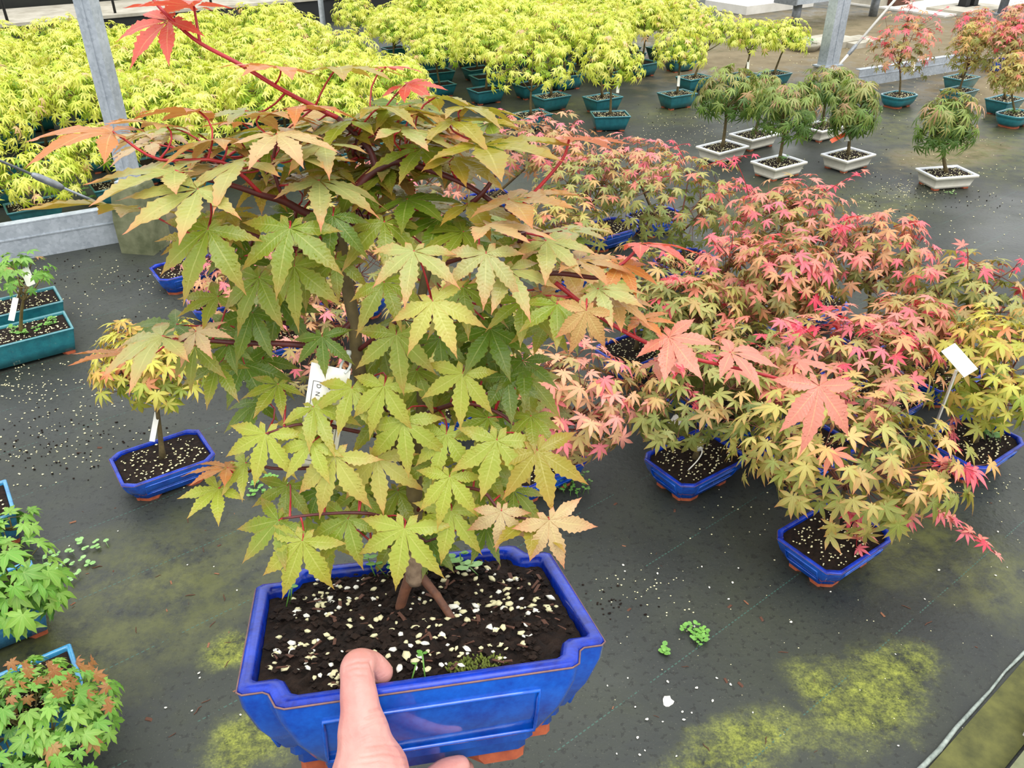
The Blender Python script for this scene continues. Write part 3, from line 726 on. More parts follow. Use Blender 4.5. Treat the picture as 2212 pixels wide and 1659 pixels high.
# ------------------------------------------------------------------ red maples in blue pots
BG = 'red-tinted maples in cobalt blue pots'
S = .058
RM = [
 ('olive maple in blue pot with a white collar round its trunk', (1502, 985), (1530, 845, 155, 95), 'olive', 210, S, dict(shoots=((1480, 820, 1500, 870, 4, .7), (1440, 860, 1400, 930, 3, .8), (1450, 800, 1440, 770, 4, .8)))),
 ('front maple in blue pot with a branch drooping to the right over bare ground', (1803, 1155), (1850, 975, 205, 135), 'straw', 290, .062, dict(shoots=((1960, 1060, 2150, 1195, 9, .8), (1900, 1080, 1960, 1120, 5, .8), (1850, 1080, 1850, 1180, 6, .9), (1990, 1000, 2110, 1020, 6, 1)))),
 ('yellow-green maple in blue pot beside the white label stake', (2105, 950), (2165, 800, 120, 120), 'gold', 230, .056, dict(shoots=((2050, 880, 2060, 960, 6, .7),))),
 ('maple at the right edge behind the label stake, pink shoots at its top', (2035, 800), (2090, 640, 120, 90), 'olive', 190, S, dict(shoots=((2090, 580, 2088, 535, 3, .7), (2180, 600, 2205, 560, 2, .6), (2030, 610, 2000, 580, 4, .8), (2150, 670, 2190, 670, 2, .6)))),
 ('crimson-tipped maple directly behind the drooping front maple', (1745, 960), (1830, 775, 165, 90), 'red', 230, S, dict(shoots=((1760, 730, 1690, 690, 5, .8), (1850, 740, 1930, 690, 5, .8)))),
 ('salmon pink maple just right of the held pot', (1160, 990), (1235, 840, 150, 105), 'pink', 230, S, dict(shoots=((1270, 900, 1330, 890, 5, .8), (1240, 920, 1260, 975, 5, .9)))),
 ('maple in blue pot half hidden behind the middle of the held tree', (960, 870), (985, 700, 130, 90), 'straw', 150, S, {}),
 ('farthest left red maple beside the two front teal pots', (1058, 425), (1165, 305, 110, 55), 'pink', 170, .056, dict(shoots=((1120, 270, 1085, 235, 3, .7), (1180, 270, 1165, 232, 3, .7), (1230, 280, 1250, 258, 3, .7)))),
 ('maple with drooping pink leaves beside the pale green weed patch', (1312, 490), (1275, 395, 95, 62), 'olive', 160, .054, dict(shoots=((1300, 400, 1340, 430, 6, .8), (1250, 420, 1215, 410, 4, .8)))),
 ('green-leaved maple right of the pale green weed patch', (1483, 560), (1475, 425, 120, 88), 'olive', 200, .054, dict(shoots=((1520, 360, 1625, 335, 5, .8), (1480, 350, 1450, 300, 3, .7), (1540, 400, 1610, 410, 4, .8)))),
 ('reddish maple behind the red end leaves of the held tree', (1375, 750), (1385, 610, 110, 75), 'olive', 160, S, dict(shoots=((1400, 640, 1440, 600, 5, .7), (1440, 660, 1420, 690, 4, .8)))),
 ('pink and olive maple in the middle of the red block', (1625, 735), (1600, 600, 115, 85), 'red', 200, S, dict(shoots=((1580, 540, 1585, 475, 4, .7), (1560, 560, 1530, 510, 4, .8)))),
 ('broad salmon maple below the three white pots', (1752, 655), (1705, 465, 115, 72), 'red', 200, .056, dict(shoots=((1760, 430, 1870, 370, 6, .8), (1620, 430, 1590, 350, 3, .7), (1780, 470, 1800, 500, 4, .8)))),
 ('rose-topped maple standing farthest right in the middle row', (1880, 715), (1890, 545, 105, 90), 'red', 210, .056, dict(shoots=((1930, 490, 2000, 480, 5, .8), (1850, 500, 1800, 490, 5, .8)))),
 ('bright pink maple between the salmon and the rose-topped maple', (1690, 800), (1690, 590, 95, 80), 'red', 160, S, {}),
 ('pink-flushed maple in the back row below the first white pot', (1416, 462), (1375, 345, 85, 50), 'pink', 130, .052, dict(shoots=((1430, 330, 1490, 310, 3, .7),))),
 ('olive maple in the second row behind the hanging red leaves', (1240, 580), (1215, 480, 90, 60), 'straw', 120, .054, {}),
 ('maple in the front row half hidden between the collared maple and the salmon pink one', (1596, 884), (1625, 770, 110, 75), 'olive', 140, S, {}),
 ('olive maple in the middle row behind the two hanging red leaves', (1505, 815), (1490, 665, 95, 72), 'olive', 170, S, dict(shoots=((1470, 620, 1455, 590, 4, .7),))),
 ('red maple in the middle row just left of the rearmost right maple', (1895, 865), (1965, 705, 85, 68), 'red', 150, S, dict(shoots=((1990, 680, 2040, 690, 4, .8),))),
 ('salmon maple in blue pot, topmost of three left of the held trunk', (400, 575), (500, 560, 110, 62), 'pink', 120, .055, {}),
 ('salmon maple in blue pot, middle one of three left of the held trunk', (480, 640), (570, 615, 125, 75), 'pink', 160, .055, {}),
 ('salmon maple in blue pot, lowest of three left of the held trunk', (575, 735), (650, 715, 135, 90), 'pink', 170, .055, {}),
 ('pale straw maple far behind the held trunk', (760, 640), (760, 525, 150, 95), 'straw', 175, .055, {}),
 ('pink maple far behind the upper right boughs of the held tree', (930, 450), (910, 375, 130, 66), 'pink', 150, .055, {}),
]
RC = {}
for i, (lab, pp, cr, st, n, sz, kw) in enumerate(RM):
    cr = (cr[0], cr[1] + cr[3] * (.0 if i < 3 else .14 if i < 20 else .05), cr[2] * 1.16, cr[3] * (1.02 if i < 2 else 1.2))
    t, C0, b = maple(lab, 'blue', pp, cr, st, min(285, int(n * 1.6)), sz * (.80 if i < 6 else .76), 300 + i, group=BG, zmin=-.85, **kw); RC[i] = (t, C0, b)
# the small yellow-orange maple standing alone at left
t, C0, b = maple('small golden maple in blue pot standing alone at left', 'blue', (350, 985), (325, 785, 122, 98), 'gold', 250, .042, 401, group=None, twn=.5)
SMALL = (t, C0, b)

# ------------------------------------------------------------------ dissected green maples in cream pots
CR = [
 ('fine-leaved green maple in the leftmost cream pot', (1561, 315), (1573, 208, 68, 56), 'green', 36),
 ('fine-leaved green maple in the cream pot half hidden at the back left', (1630, 288), (1650, 205, 45, 42), 'green', 36),
 ('broad fine-leaved maple in the cream pot nearest the red block', (1683, 348), (1700, 245, 70, 62), 'green', 33),
 ('fine-leaved maple in the rear cream pot before the post footing', (1778, 270), (1790, 190, 55, 42), 'green', 35),
 ('fine-leaved maple with orange tag in a cream pot', (1833, 332), (1845, 238, 52, 62), 'green', 34),
 ('lone fine-leaved maple in the rightmost cream pot', (2046, 370), (2045, 270, 62, 62), 'green', 12),
]
CC = []
for i, (lab, pp, cr, st, yw) in enumerate(CR):
    kw = {}
    CC.append(maple(lab, 'cream', pp, (cr[0], cr[1], cr[2] * 1.06, cr[3] * 1.1), st, 200, .066, 500 + i, DIS_LEAF, 'fine-leaved maples in cream pots', yw, ('bark', 'twig_green'), .011, droopd=.9, upw=.5))

# ------------------------------------------------------------------ red maples in teal pots, upper right
TR = [
 ('tall open red maple in a rounded teal pot', 'oval', (1943, 203), (1950, 105, 70, 88), 'red', 120, dict(shoots=((1900, 90, 1870, 80, 4, .8), (1960, 30, 1975, 0, 3, .7), (1990, 50, 2050, 15, 4, .8), (1990, 60, 2020, 70, 3, .7)))),
 ('red-topped maple in the nearer teal pot of the upper right pair', 'teal', (2073, 193), (2103, 110, 50, 62), 'straw', 130, dict(shoots=((2080, 70, 2060, 30, 3, .8), (2120, 60, 2140, 40, 3, .8)))),
 ('red-topped maple in the farther teal pot of the upper right pair', 'teal', (2078, 165), (2110, 60, 45, 40), 'red', 100, {}),
 ('maple in rounded teal pot at the right picture edge', 'oval', (2195, 243), (2190, 160, 45, 50), 'straw', 130, dict(shoots=((2170, 110, 2160, 90, 3, .8),))),
 ('maple in square teal pot behind the rounded one at the right edge', 'teal', (2172, 212), (2185, 85, 45, 50), 'red', 110, {}),
 ('maple in dark blue pot in the upper right corner', 'blue', (2160, 130), (2200, 45, 45, 40), 'pink', 90, {}),
]
TC = []
for i, (lab, key, pp, cr, st, n, kw) in enumerate(TR):
    TC.append(maple(lab, key, pp, cr, st, int(n * 1.9), .044, 600 + i, group='maples in glazed pots at upper right', yaw=35, **kw))

# ------------------------------------------------------------------ yellow maples in teal pots
YG = 'yellow-green maples in teal pots'
YF = [
 ('yellow maple in the teal pot nearest the red block, left of the pair', (1147, 245), (1150, 150, 100, 72), 34),
 ('yellow maple in the nearest teal pot with its front side square to view', (1318, 245), (1320, 148, 66, 66), 6),
 ('yellow maple in a teal pot standing forward at the right of the block', (1463, 200), (1470, 112, 58, 54), 30),
 ('yellow maple just behind the nearest teal pot', (1302, 208), (1300, 85, 70, 55), 34),
 ('yellow maple in the second row above the left teal pot', (1190, 205), (1190, 90, 80, 60), 34),
 ('yellow maple at the right end of its block with a white tag on the stem', (1605, 160), (1625, 85, 58, 45), 34),
 ('yellow maple at the far right end of its block before the trough', (1672, 157), (1695, 88, 55, 46), 34),
 ('yellow maple behind the one standing forward at right', (1500, 165), (1540, 70, 65, 50), 34),
 ('slender yellow maple standing alone on the path in the background', (640, 114), (612, 45, 42, 42), 34),
 ('yellow maple at the left edge in the front row beside the rail', (70, 440), (70, 385, 115, 70), 34),
 ('yellow maple in the front row left of the galvanised post', (250, 395), (215, 330, 90, 60), 34),
]
taken = []
for i, (lab, pp, cr, yw) in enumerate(YF):
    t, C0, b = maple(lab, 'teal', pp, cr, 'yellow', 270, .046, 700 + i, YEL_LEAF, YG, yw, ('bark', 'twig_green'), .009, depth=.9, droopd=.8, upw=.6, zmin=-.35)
    taken.append(b)
ygeo = [leaf_geo(220 + s, 3, False, .3 + .1 * s, .2, .118, (0, 41, 86, 130), (1, .92, .68, .35)) for s in range(5)]
YP = []
for s in range(7):
    RND = random.Random(900 + s)
    hz, rx, rz = .40 + .03 * R(-1, 1), .25 + .03 * R(-1, 1), .18 + .02 * R(-1, 1)
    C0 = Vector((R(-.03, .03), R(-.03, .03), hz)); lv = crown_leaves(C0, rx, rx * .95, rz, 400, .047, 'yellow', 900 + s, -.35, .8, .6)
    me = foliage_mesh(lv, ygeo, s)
    root = empty('potted_maple', (0, 0, 0)); add_pot(root, 'teal', YAW, grit=False)
    branches(Vector((0, 0, .098)), C0 - Vector((0, 0, rz * .35)), lv, C0, .009, s, (M['bark'], M['twig_green']), root, .12)
    fo = obj('foliage', me, root); fo['kind'] = 'stuff'; YP.append(root)
def kids(o, idx): return idx.get(o, [])
def copy_tree(o, parent=None):
    c = o.copy(); COL.objects.link(c); c.parent = parent
    for ch in PK[o]: copy_tree(ch, c)
    return c
PK = {}
def collect(o):
    PK[o] = list(o.children)
    for c in PK[o]: collect(c)
for o in YP: collect(o)
RND = random.Random(77); used = set()
u = -.5
rows = []
for j in range(13):
    v = 4.82 + j * .40
    for i in range(30):
        u = -1.6 + i * .41 + (.2 if j % 2 else 0)
        if v > 7.8 or u > 6.1 - .02 * j or 2.72 < u < 3.42: continue
        p = UV(u + R(-.05, .05), v + R(-.05, .05)); q = proj(p + Vector((0, 0, .4)))
        if q[2] < 1 or not (-170 < q[0] < 2300 and q[1] > -70): continue
        if u > 3 and v < 5.3 and j < 2 and q[0] > 1050: continue
        if any((p - b).length < .30 for b in taken): continue
        if u > 4.7 and v < 5.6: continue
        rows.append((p, j, u))
ylist = []
for n_, (p, j, u) in enumerate(rows):
    s = n_ % 7; src = YP[s]
    if s not in used: o = src; used.add(s)
    else: o = copy_tree(src)
    o.location = p; o.rotation_euler = (0, 0, R(-.12, .12) + (math.pi if RND.random() < .5 else 0)); o.scale = (1,) * 3
    sc = R(.88, 1.12); o.scale = (sc, sc, sc)
    left = u < 3; ylist.append((o, p, left))
ORD = ['first', 'second', 'third', 'fourth', 'fifth', 'sixth', 'seventh', 'eighth', 'ninth', 'tenth', 'eleventh', 'twelfth', 'thirteenth', 'fourteenth', 'fifteenth', 'sixteenth']
for left in (True, False):
    allp = [(o, p) for o, p, q in ylist if q == left] + [(None, b) for i, b in enumerate(taken) if i != 8 and (b.dot(U) < 3.07) == left]
    byrow = {}
    for o, p in allp: byrow.setdefault(max(0, round((p.dot(V) - 4.82) / .40)), []).append((abs(p.dot(U) - 3.07), o))
    for q, rw in enumerate(sorted(byrow)):
        for m, (_, o) in enumerate(sorted(byrow[rw], key=lambda e: e[0])):
            if o is not None:
                bl = 'left' if left else 'middle'
                tag(o, 'yellow-green maple in the %s row of the %s block, %s from the path' % (ORD[q], bl, ORD[m]), 'bonsai tree', 'yellow maples of the %s back block' % bl)

# ------------------------------------------------------------------ left-hand plants
def corner_base(px, key, h, sx=1, sy=-1):
    """pot centre from a rim corner seen at px"""
    s = POTS[key]; g = G(px[0], px[1], h); return g - U * (sx * s['L'] / 2) - V * (sy * s['W'] / 2)
LP = [
 ('maple with bare stems in the rear one of two long teal pots at left', 'tealong', (137, 650), (45, 585, 68, 42), 'fresh', 40, .056, .0),
 ('maple with bare stems in the nearer one of two long teal pots at left', 'tealong', (160, 708), (55, 610, 55, 28), 'fresh', 12, .040, .0),
 ('green maple in light blue pot cut off at the left edge', 'light', (35, 1107), (20, 1135, 62, 34), 'fresh', 22, .056, 0),
 ('green maple in light blue pot at left below the weed rosettes', 'light', (96, 1302), (35, 1275, 95, 125), 'fresh', 75, .068, 0),
 ('bushy green maple with some browned leaves in the lower left corner', 'light', (190, 1507), (85, 1565, 165, 110), 'fresh', 260, .046, 0),
]
LC = []
for i, (lab, key, px, cr, st, n, sz, _) in enumerate(LP):
    bs = corner_base(px, key, .11)
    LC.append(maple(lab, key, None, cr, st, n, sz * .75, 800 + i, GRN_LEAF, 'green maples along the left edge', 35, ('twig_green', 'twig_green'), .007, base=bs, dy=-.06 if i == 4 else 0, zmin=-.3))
# browned leaves on the bushy one
RND = random.Random(5)
t, C0, b = LC[4]
for i in range(34):
    x, y = R(20, 240), R(1425, 1530)
    p = plane_hit(x, y, C0 + Vector((0, R(-.05, .05), 0)), Vector((0, 1, 0)))
    o = obj('withered_leaf', GRN_LEAF[i % 4], t); o.matrix_basis = Matrix.Translation(p - b) @ frame(Vector((R(-1, 1), R(-1, 0), R(-1, -.2))), Vector((R(-1, 1), -1, R(0, 1)))).to_4x4() @ Matrix.Scale(.022, 4)
    o.color = jitcol(C(172, 118, 76, a=.3)); o['label'] = 'withered brown leaf'

# ------------------------------------------------------------------ the held tree
MPOT = Matrix(((.9775, -.2092, -.0251), (.2059, .9229, .3254), (-.0449, -.3233, .9452)))
PC = Vector((-.0781, .4849, -.5225)) + CAM                     # rim centre
HP = dict(L=.27, W=.216, H=.100, prof=[(.010, .034), (.019, .034), (.021, .029), (.028, .029), (.033, .023), (.058, .010), (.082, .002), (.0955, 0)])
hp = pot_meshes('blue', True, **HP)
TW = MPOT.to_4x4(); TW.translation = PC - MPOT @ Vector((0, 0, HP['H']))
hero = empty('potted_maple', TW.translation); HB = TW.translation.copy()
LOC = MPOT.to_4x4()
def hl(p): return MPOT @ Vector(p) + HB                        # pot-local to world
d = hp
p_ = obj('pot', d['body'], hero); p_.matrix_basis = LOC; p_['label'] = 'glossy cobalt blue pot with notched corners and framed panels'
obj('rim_line', d['rimline'], p_); pm_ = obj('panel_moulding', d['panel'], p_)
fx, fy = d['foot_xy']
for sx, sy in ((1, 1), (-1, 1), (-1, -1), (1, -1)):
    f = obj('foot', d['foot'], p_); f.location = (sx * fx, sy * fy, 0); f.scale = (sx, sy, 1); f['label'] = 'bare terracotta foot'
so = obj('soil', d['soil'], hero); so.matrix_basis = LOC
RND = random.Random(21); stones = []
for s in range(6):
    k = MB(); r = random.Random(s); pebble(k, (0, 0, 0), 1, r); stones.append(k.mesh('pumice_stone', [M['grit'] if s % 3 else M['perlite']], True))
ZS = HP['H'] - .0085
def inpot(m=.018):
    while True:
        x, y = R(-.5, .5) * (HP['L'] - 2 * m), R(-.5, .5) * (HP['W'] - 2 * m)
        if abs(x) > HP['L'] / 2 - .05 and abs(y) > HP['W'] / 2 - .045: continue
        return x, y
cl = [inpot(.03) for _ in range(16)]
for i in range(280):
    if RND.random() < .55:
        c = cl[RND.randrange(16)]; x, y = c[0] + RND.gauss(0, .013), c[1] + RND.gauss(0, .013)
        if abs(x) > HP['L'] / 2 - .018 or abs(y) > HP['W'] / 2 - .018 or (abs(x) > HP['L'] / 2 - .05 and abs(y) > HP['W'] / 2 - .045): x, y = inpot()
    else: x, y = inpot()
    s = R(.0015, .0042) * (1.15 if i % 5 == 0 else .9); o = obj('pumice_stone', stones[RND.randrange(6)], so)
    o.location = (x, y, ZS + .003 * (1 - (2 * x / HP['L']) ** 2) + s * .3); o.scale = (s * R(.9, 1.4), s, s * .9); o.rotation_euler = (R(-.4, .4), R(-.4, .4), R(0, 6))
sk = MB(); rq = random.Random(6)
for i in range(900):
    x, y = inpot(.016); pebble(sk, (x, y, ZS + .003 + rq.uniform(-.001, .001)), rq.uniform(.001, .0036) * (1.5 if i % 9 == 0 else 1), rq)
o = sk.build('soil_crumbs', M['soil'], so, False); o['kind'] = 'stuff'; o['label'] = 'dark crumbs of potting soil'
kb = MB(); kb.box((0, 0, 0), 1, .22, .12); kb.v = [(x * (1 + .2 * math.sin(i)), y * (1 - .3 * math.cos(2 * i)), z + .1 * math.sin(3 * i)) for i, (x, y, z) in enumerate(kb.v)]
chip = kb.mesh('bark_chip', [M['bark_bit']], False)
for i in range(90):
    x, y = inpot(); s = R(.004, .012); o = obj('bark_chip', chip, so); o.location = (x, y, ZS + .004 + R(-.001, .002)); o.scale = (s, s * R(.6, 1.5), s * .6); o.rotation_euler = (R(-.3, .3), R(-.3, .3), R(0, 6))
mk = MB()
for i in range(160):
    a, q = R(0, 6.28), R(0, 1) ** .5; x, y = .035 + .022 * q * math.cos(a), -.082 + .008 * q * math.sin(a); mk.tube([(x, y, ZS), (x + R(-.003, .003), y + R(-.003, .003), ZS + R(.002, .006))], [.0013, .0006], 4)
o = mk.build('moss_tuft', M['moss'], hero); o.matrix_basis = LOC; o['kind'] = 'stuff'
def weed(parent, pts, mat, size, name='seedling', org=None, mtx=None, up=Vector((0, 0, 1)), hgt=.02):
    k = MB()
    for p in pts:
        p = Vector(p); h = up * hgt * R(.5, 1.1) + Vector((R(-.01, .01), R(-.01, .01), 0)); k.tube([p, p + h * .6, p + h], .0006, 4)
        for a in range(RND.randrange(2, 5)):
            th = R(0, 6.28); dr = Vector((math.cos(th), math.sin(th), R(-.1, .3))); c = p + h; s = size * R(.6, 1.2); sd_ = dr.cross(up).normalized() * s * .42
            k.add([c, c + dr * s * .4 + sd_, c + dr * s * .8 + sd_ * .8, c + dr * s, c + dr * s * .8 - sd_ * .8, c + dr * s * .4 - sd_], [(0, 1, 2, 3), (0, 3, 4, 5)])
    o = k.build(name, mat, parent)
    if mtx is not None: o.matrix_basis = mtx
    return o
for pts, mt, s in ((((.03, .075, ZS), (.04, .082, ZS), (.05, .078, ZS)), 'weed', .011), (((.055, .07, ZS), (.062, .066, ZS)), 'weed_pale', .014), (((-.02, .085, ZS), (-.012, .08, ZS), (-.03, .086, ZS)), 'weed', .010), (((-.105, .055, ZS), (-.108, .05, ZS)), 'weed', .006), (((-.015, -.094, ZS), (-.004, -.093, ZS)), 'weed', .005)):
    weed(hero, pts, M[mt], s, mtx=LOC)

NUP = MPOT @ Vector((0, 0, 1))
trunk0 = hl((0.005, .012, ZS + .004))
XN = Vector((1, 0, 0)).cross(NUP).normalized()
CAMF = Vector((0, CP, -SP)); CAMU = Vector((0, SP, CP)); CAMX = Vector((1, 0, 0))
def HQ(x, y, dz=0.0):
    p = plane_hit(x, y, trunk0, XN); d_ = ray(x, y).normalized(); return p + d_ * dz
nodes = []
BR = {'bark': MB(), 'twig': MB(), 'shoot': MB(), 'base': MB(), 'root': MB()}
def limb(mat, pts, r0, r1, n=8, sub=4):
    P = [HQ(*q) for q in pts]; out = []
    for i in range(len(P) - 1):          # catmull-rom
        a, b, c, e = P[max(i - 1, 0)], P[i], P[i + 1], P[min(i + 2, len(P) - 1)]
        for j in range(sub):
            t = j / sub; out.append(.5 * ((2 * b) + (c - a) * t + (2 * a - 5 * b + 4 * c - e) * t * t + (3 * b - a - 3 * c + e) * t ** 3))
    out.append(P[-1]); m = len(out); kb_ = BR[mat] if mat != 'shoot' else MB()
    kb_.tube([q - HB for q in out], [r0 + (r1 - r0) * i / (m - 1) for i in range(m)], n)
    nodes.extend(out)
    if mat == 'shoot': kb_.build('young_shoot', M['shoot'], hero)
limb('bark', [(894, 1208, 0), (893, 1150, 0), (895, 1080, 0), (890, 1015, 0), (845, 950, .01), (795, 870, .01), (772, 780, 0), (766, 700, 0), (748, 610, 0), (738, 520, 0), (745, 440, 0)], .0075, .004, 10)
limb('bark', [(892, 1020, 0), (905, 950, .01), (912, 830, .01), (905, 705, 0), (925, 580, -.01), (985, 460, -.01)], .0055, .003, 8)
limb('twig', [(745, 440, 0), (780, 395, 0), (813, 366, 0), (861, 348, 0), (915, 362, -.01), (1013, 402, -.02), (1110, 470, -.03)], .0042, .0016)
limb('twig', [(813, 366, 0), (800, 327, 0), (773, 294, 0), (730, 255, 0)], .0028, .002)
limb('shoot', [(730, 255, 0), (618, 199, 0), (520, 140, 0), (432, 93, 0), (380, 50, 0), (338, 8, 0), (320, -25, 0)], .0019, .0011)
limb('shoot', [(432, 93, 0), (424, 45, 0), (419, 15, 0)], .0012, .0008)
limb('twig', [(742, 470, 0), (668, 462, -.01), (614, 435, -.02), (567, 422, -.03), (500, 400, -.04), (430, 385, -.05)], .0036, .0015)
limb('shoot', [(567, 422, -.03), (480, 350, -.05), (345, 345, -.07), (262, 296, -.08)], .0015, .0008)
limb('twig', [(614, 435, -.02), (590, 360, -.03), (600, 300, -.04)], .0016, .001)
limb('twig', [(738, 520, 0), (640, 540, -.02), (520, 500, -.05), (450, 500, -.07)], .003, .0012)
limb('twig', [(766, 690, 0), (700, 742, -.01), (600, 742, -.02), (510, 740, -.03), (440, 735, -.04), (370, 735, -.05)], .003, .0012)
limb('twig', [(775, 800, 0), (690, 730, .02), (590, 690, .03), (520, 690, .03), (470, 700, .03)], .0028, .001)
limb('twig', [(905, 705, 0), (1000, 650, -.03), (1100, 600, -.05), (1200, 590, -.06), (1300, 600, -.06), (1345, 570, -.06)], .003, .0012)
limb('shoot', [(1200, 610, -.06), (1290, 680, -.06), (1400, 742, -.06), (1500, 775, -.06), (1600, 797, -.06), (1700, 822, -.06), (1768, 836, -.06)], .0018, .001)
limb('shoot', [(1107, 466, -.03), (1161, 408, -.03), (1215, 344, -.03), (1229, 302, -.03)], .0016, .0009)
limb('shoot', [(1300, 600, -.06), (1350, 565, -.06), (1384, 528, -.06)], .0014, .0009)
limb('twig', [(985, 460, -.01), (1040, 420, -.03), (1080, 350, -.03), (1040, 310, -.03)], .0022, .001)
limb('twig', [(925, 580, -.01), (990, 560, -.05), (1050, 545, -.08)], .002, .001)
limb('twig', [(770, 760, 0), (850, 700, -.04), (935, 655, -.08)], .002, .001)
limb('twig', [(905, 900, 0), (1000, 870, -.02), (1090, 900, -.03), (1160, 975, -.04)], .0022, .001)
limb('twig', [(893, 1110, 0), (960, 1060, -.03), (1040, 1060, -.04), (1090, 1110, -.05), (1187, 1125, -.06)], .0018, .0009)
limb('twig', [(888, 1020, 0), (800, 1000, -.02), (700, 1010, -.02), (600, 1012, -.03), (560, 1010, -.03), (495, 1040, -.03)], .002, .0009)
limb('twig', [(845, 950, .01), (760, 930, -.02), (660, 915, -.04), (580, 935, -.05)], .002, .0009)
limb('twig', [(893, 1140, 0), (800, 1110, -.03), (700, 1110, -.04), (610, 1120, -.05)], .0018, .0009)
BR['base'].tube([HQ(*q) - HB for q in ((898, 1262, 0), (897, 1250, 0), (896, 1225, 0), (894, 1200, 0), (893, 1192, 0))], [.0060, .0085, .0082, .0080, .0072], 12)
for (x0, y0, x1, y1, r_) in ((887, 1246, 864, 1312, .0043), (909, 1244, 976, 1335, .0034)):
    a = HQ(x0, y0); e = plane_hit(x1, y1, hl((0, 0, ZS + .003)), NUP)
    BR['root'].tube([a + NUP * .008 - HB, a - HB, (a * .5 + e * .5) + NUP * .002 - HB, e - HB, e + (e - a) * .15 - NUP * .010 - HB], [r_ * .9, r_ * 1.25, r_ * 1.05, r_, r_ * .7], 8)
HC = dict(g=C(132, 148, 44, a=.5), b=C(168, 178, 66, a=.5), d=C(98, 126, 34, a=.2), p=C(170, 174, 106, a=.9), k=C(204, 178, 132, a=.8), o=C(196, 126, 66, a=.5), r=C(214, 92, 78, a=.1), q=C(220, 138, 122, a=.25), y=C(186, 186, 92, a=.7), e=C(158, 148, 48, a=.5), s=C(182, 148, 86, a=.7))
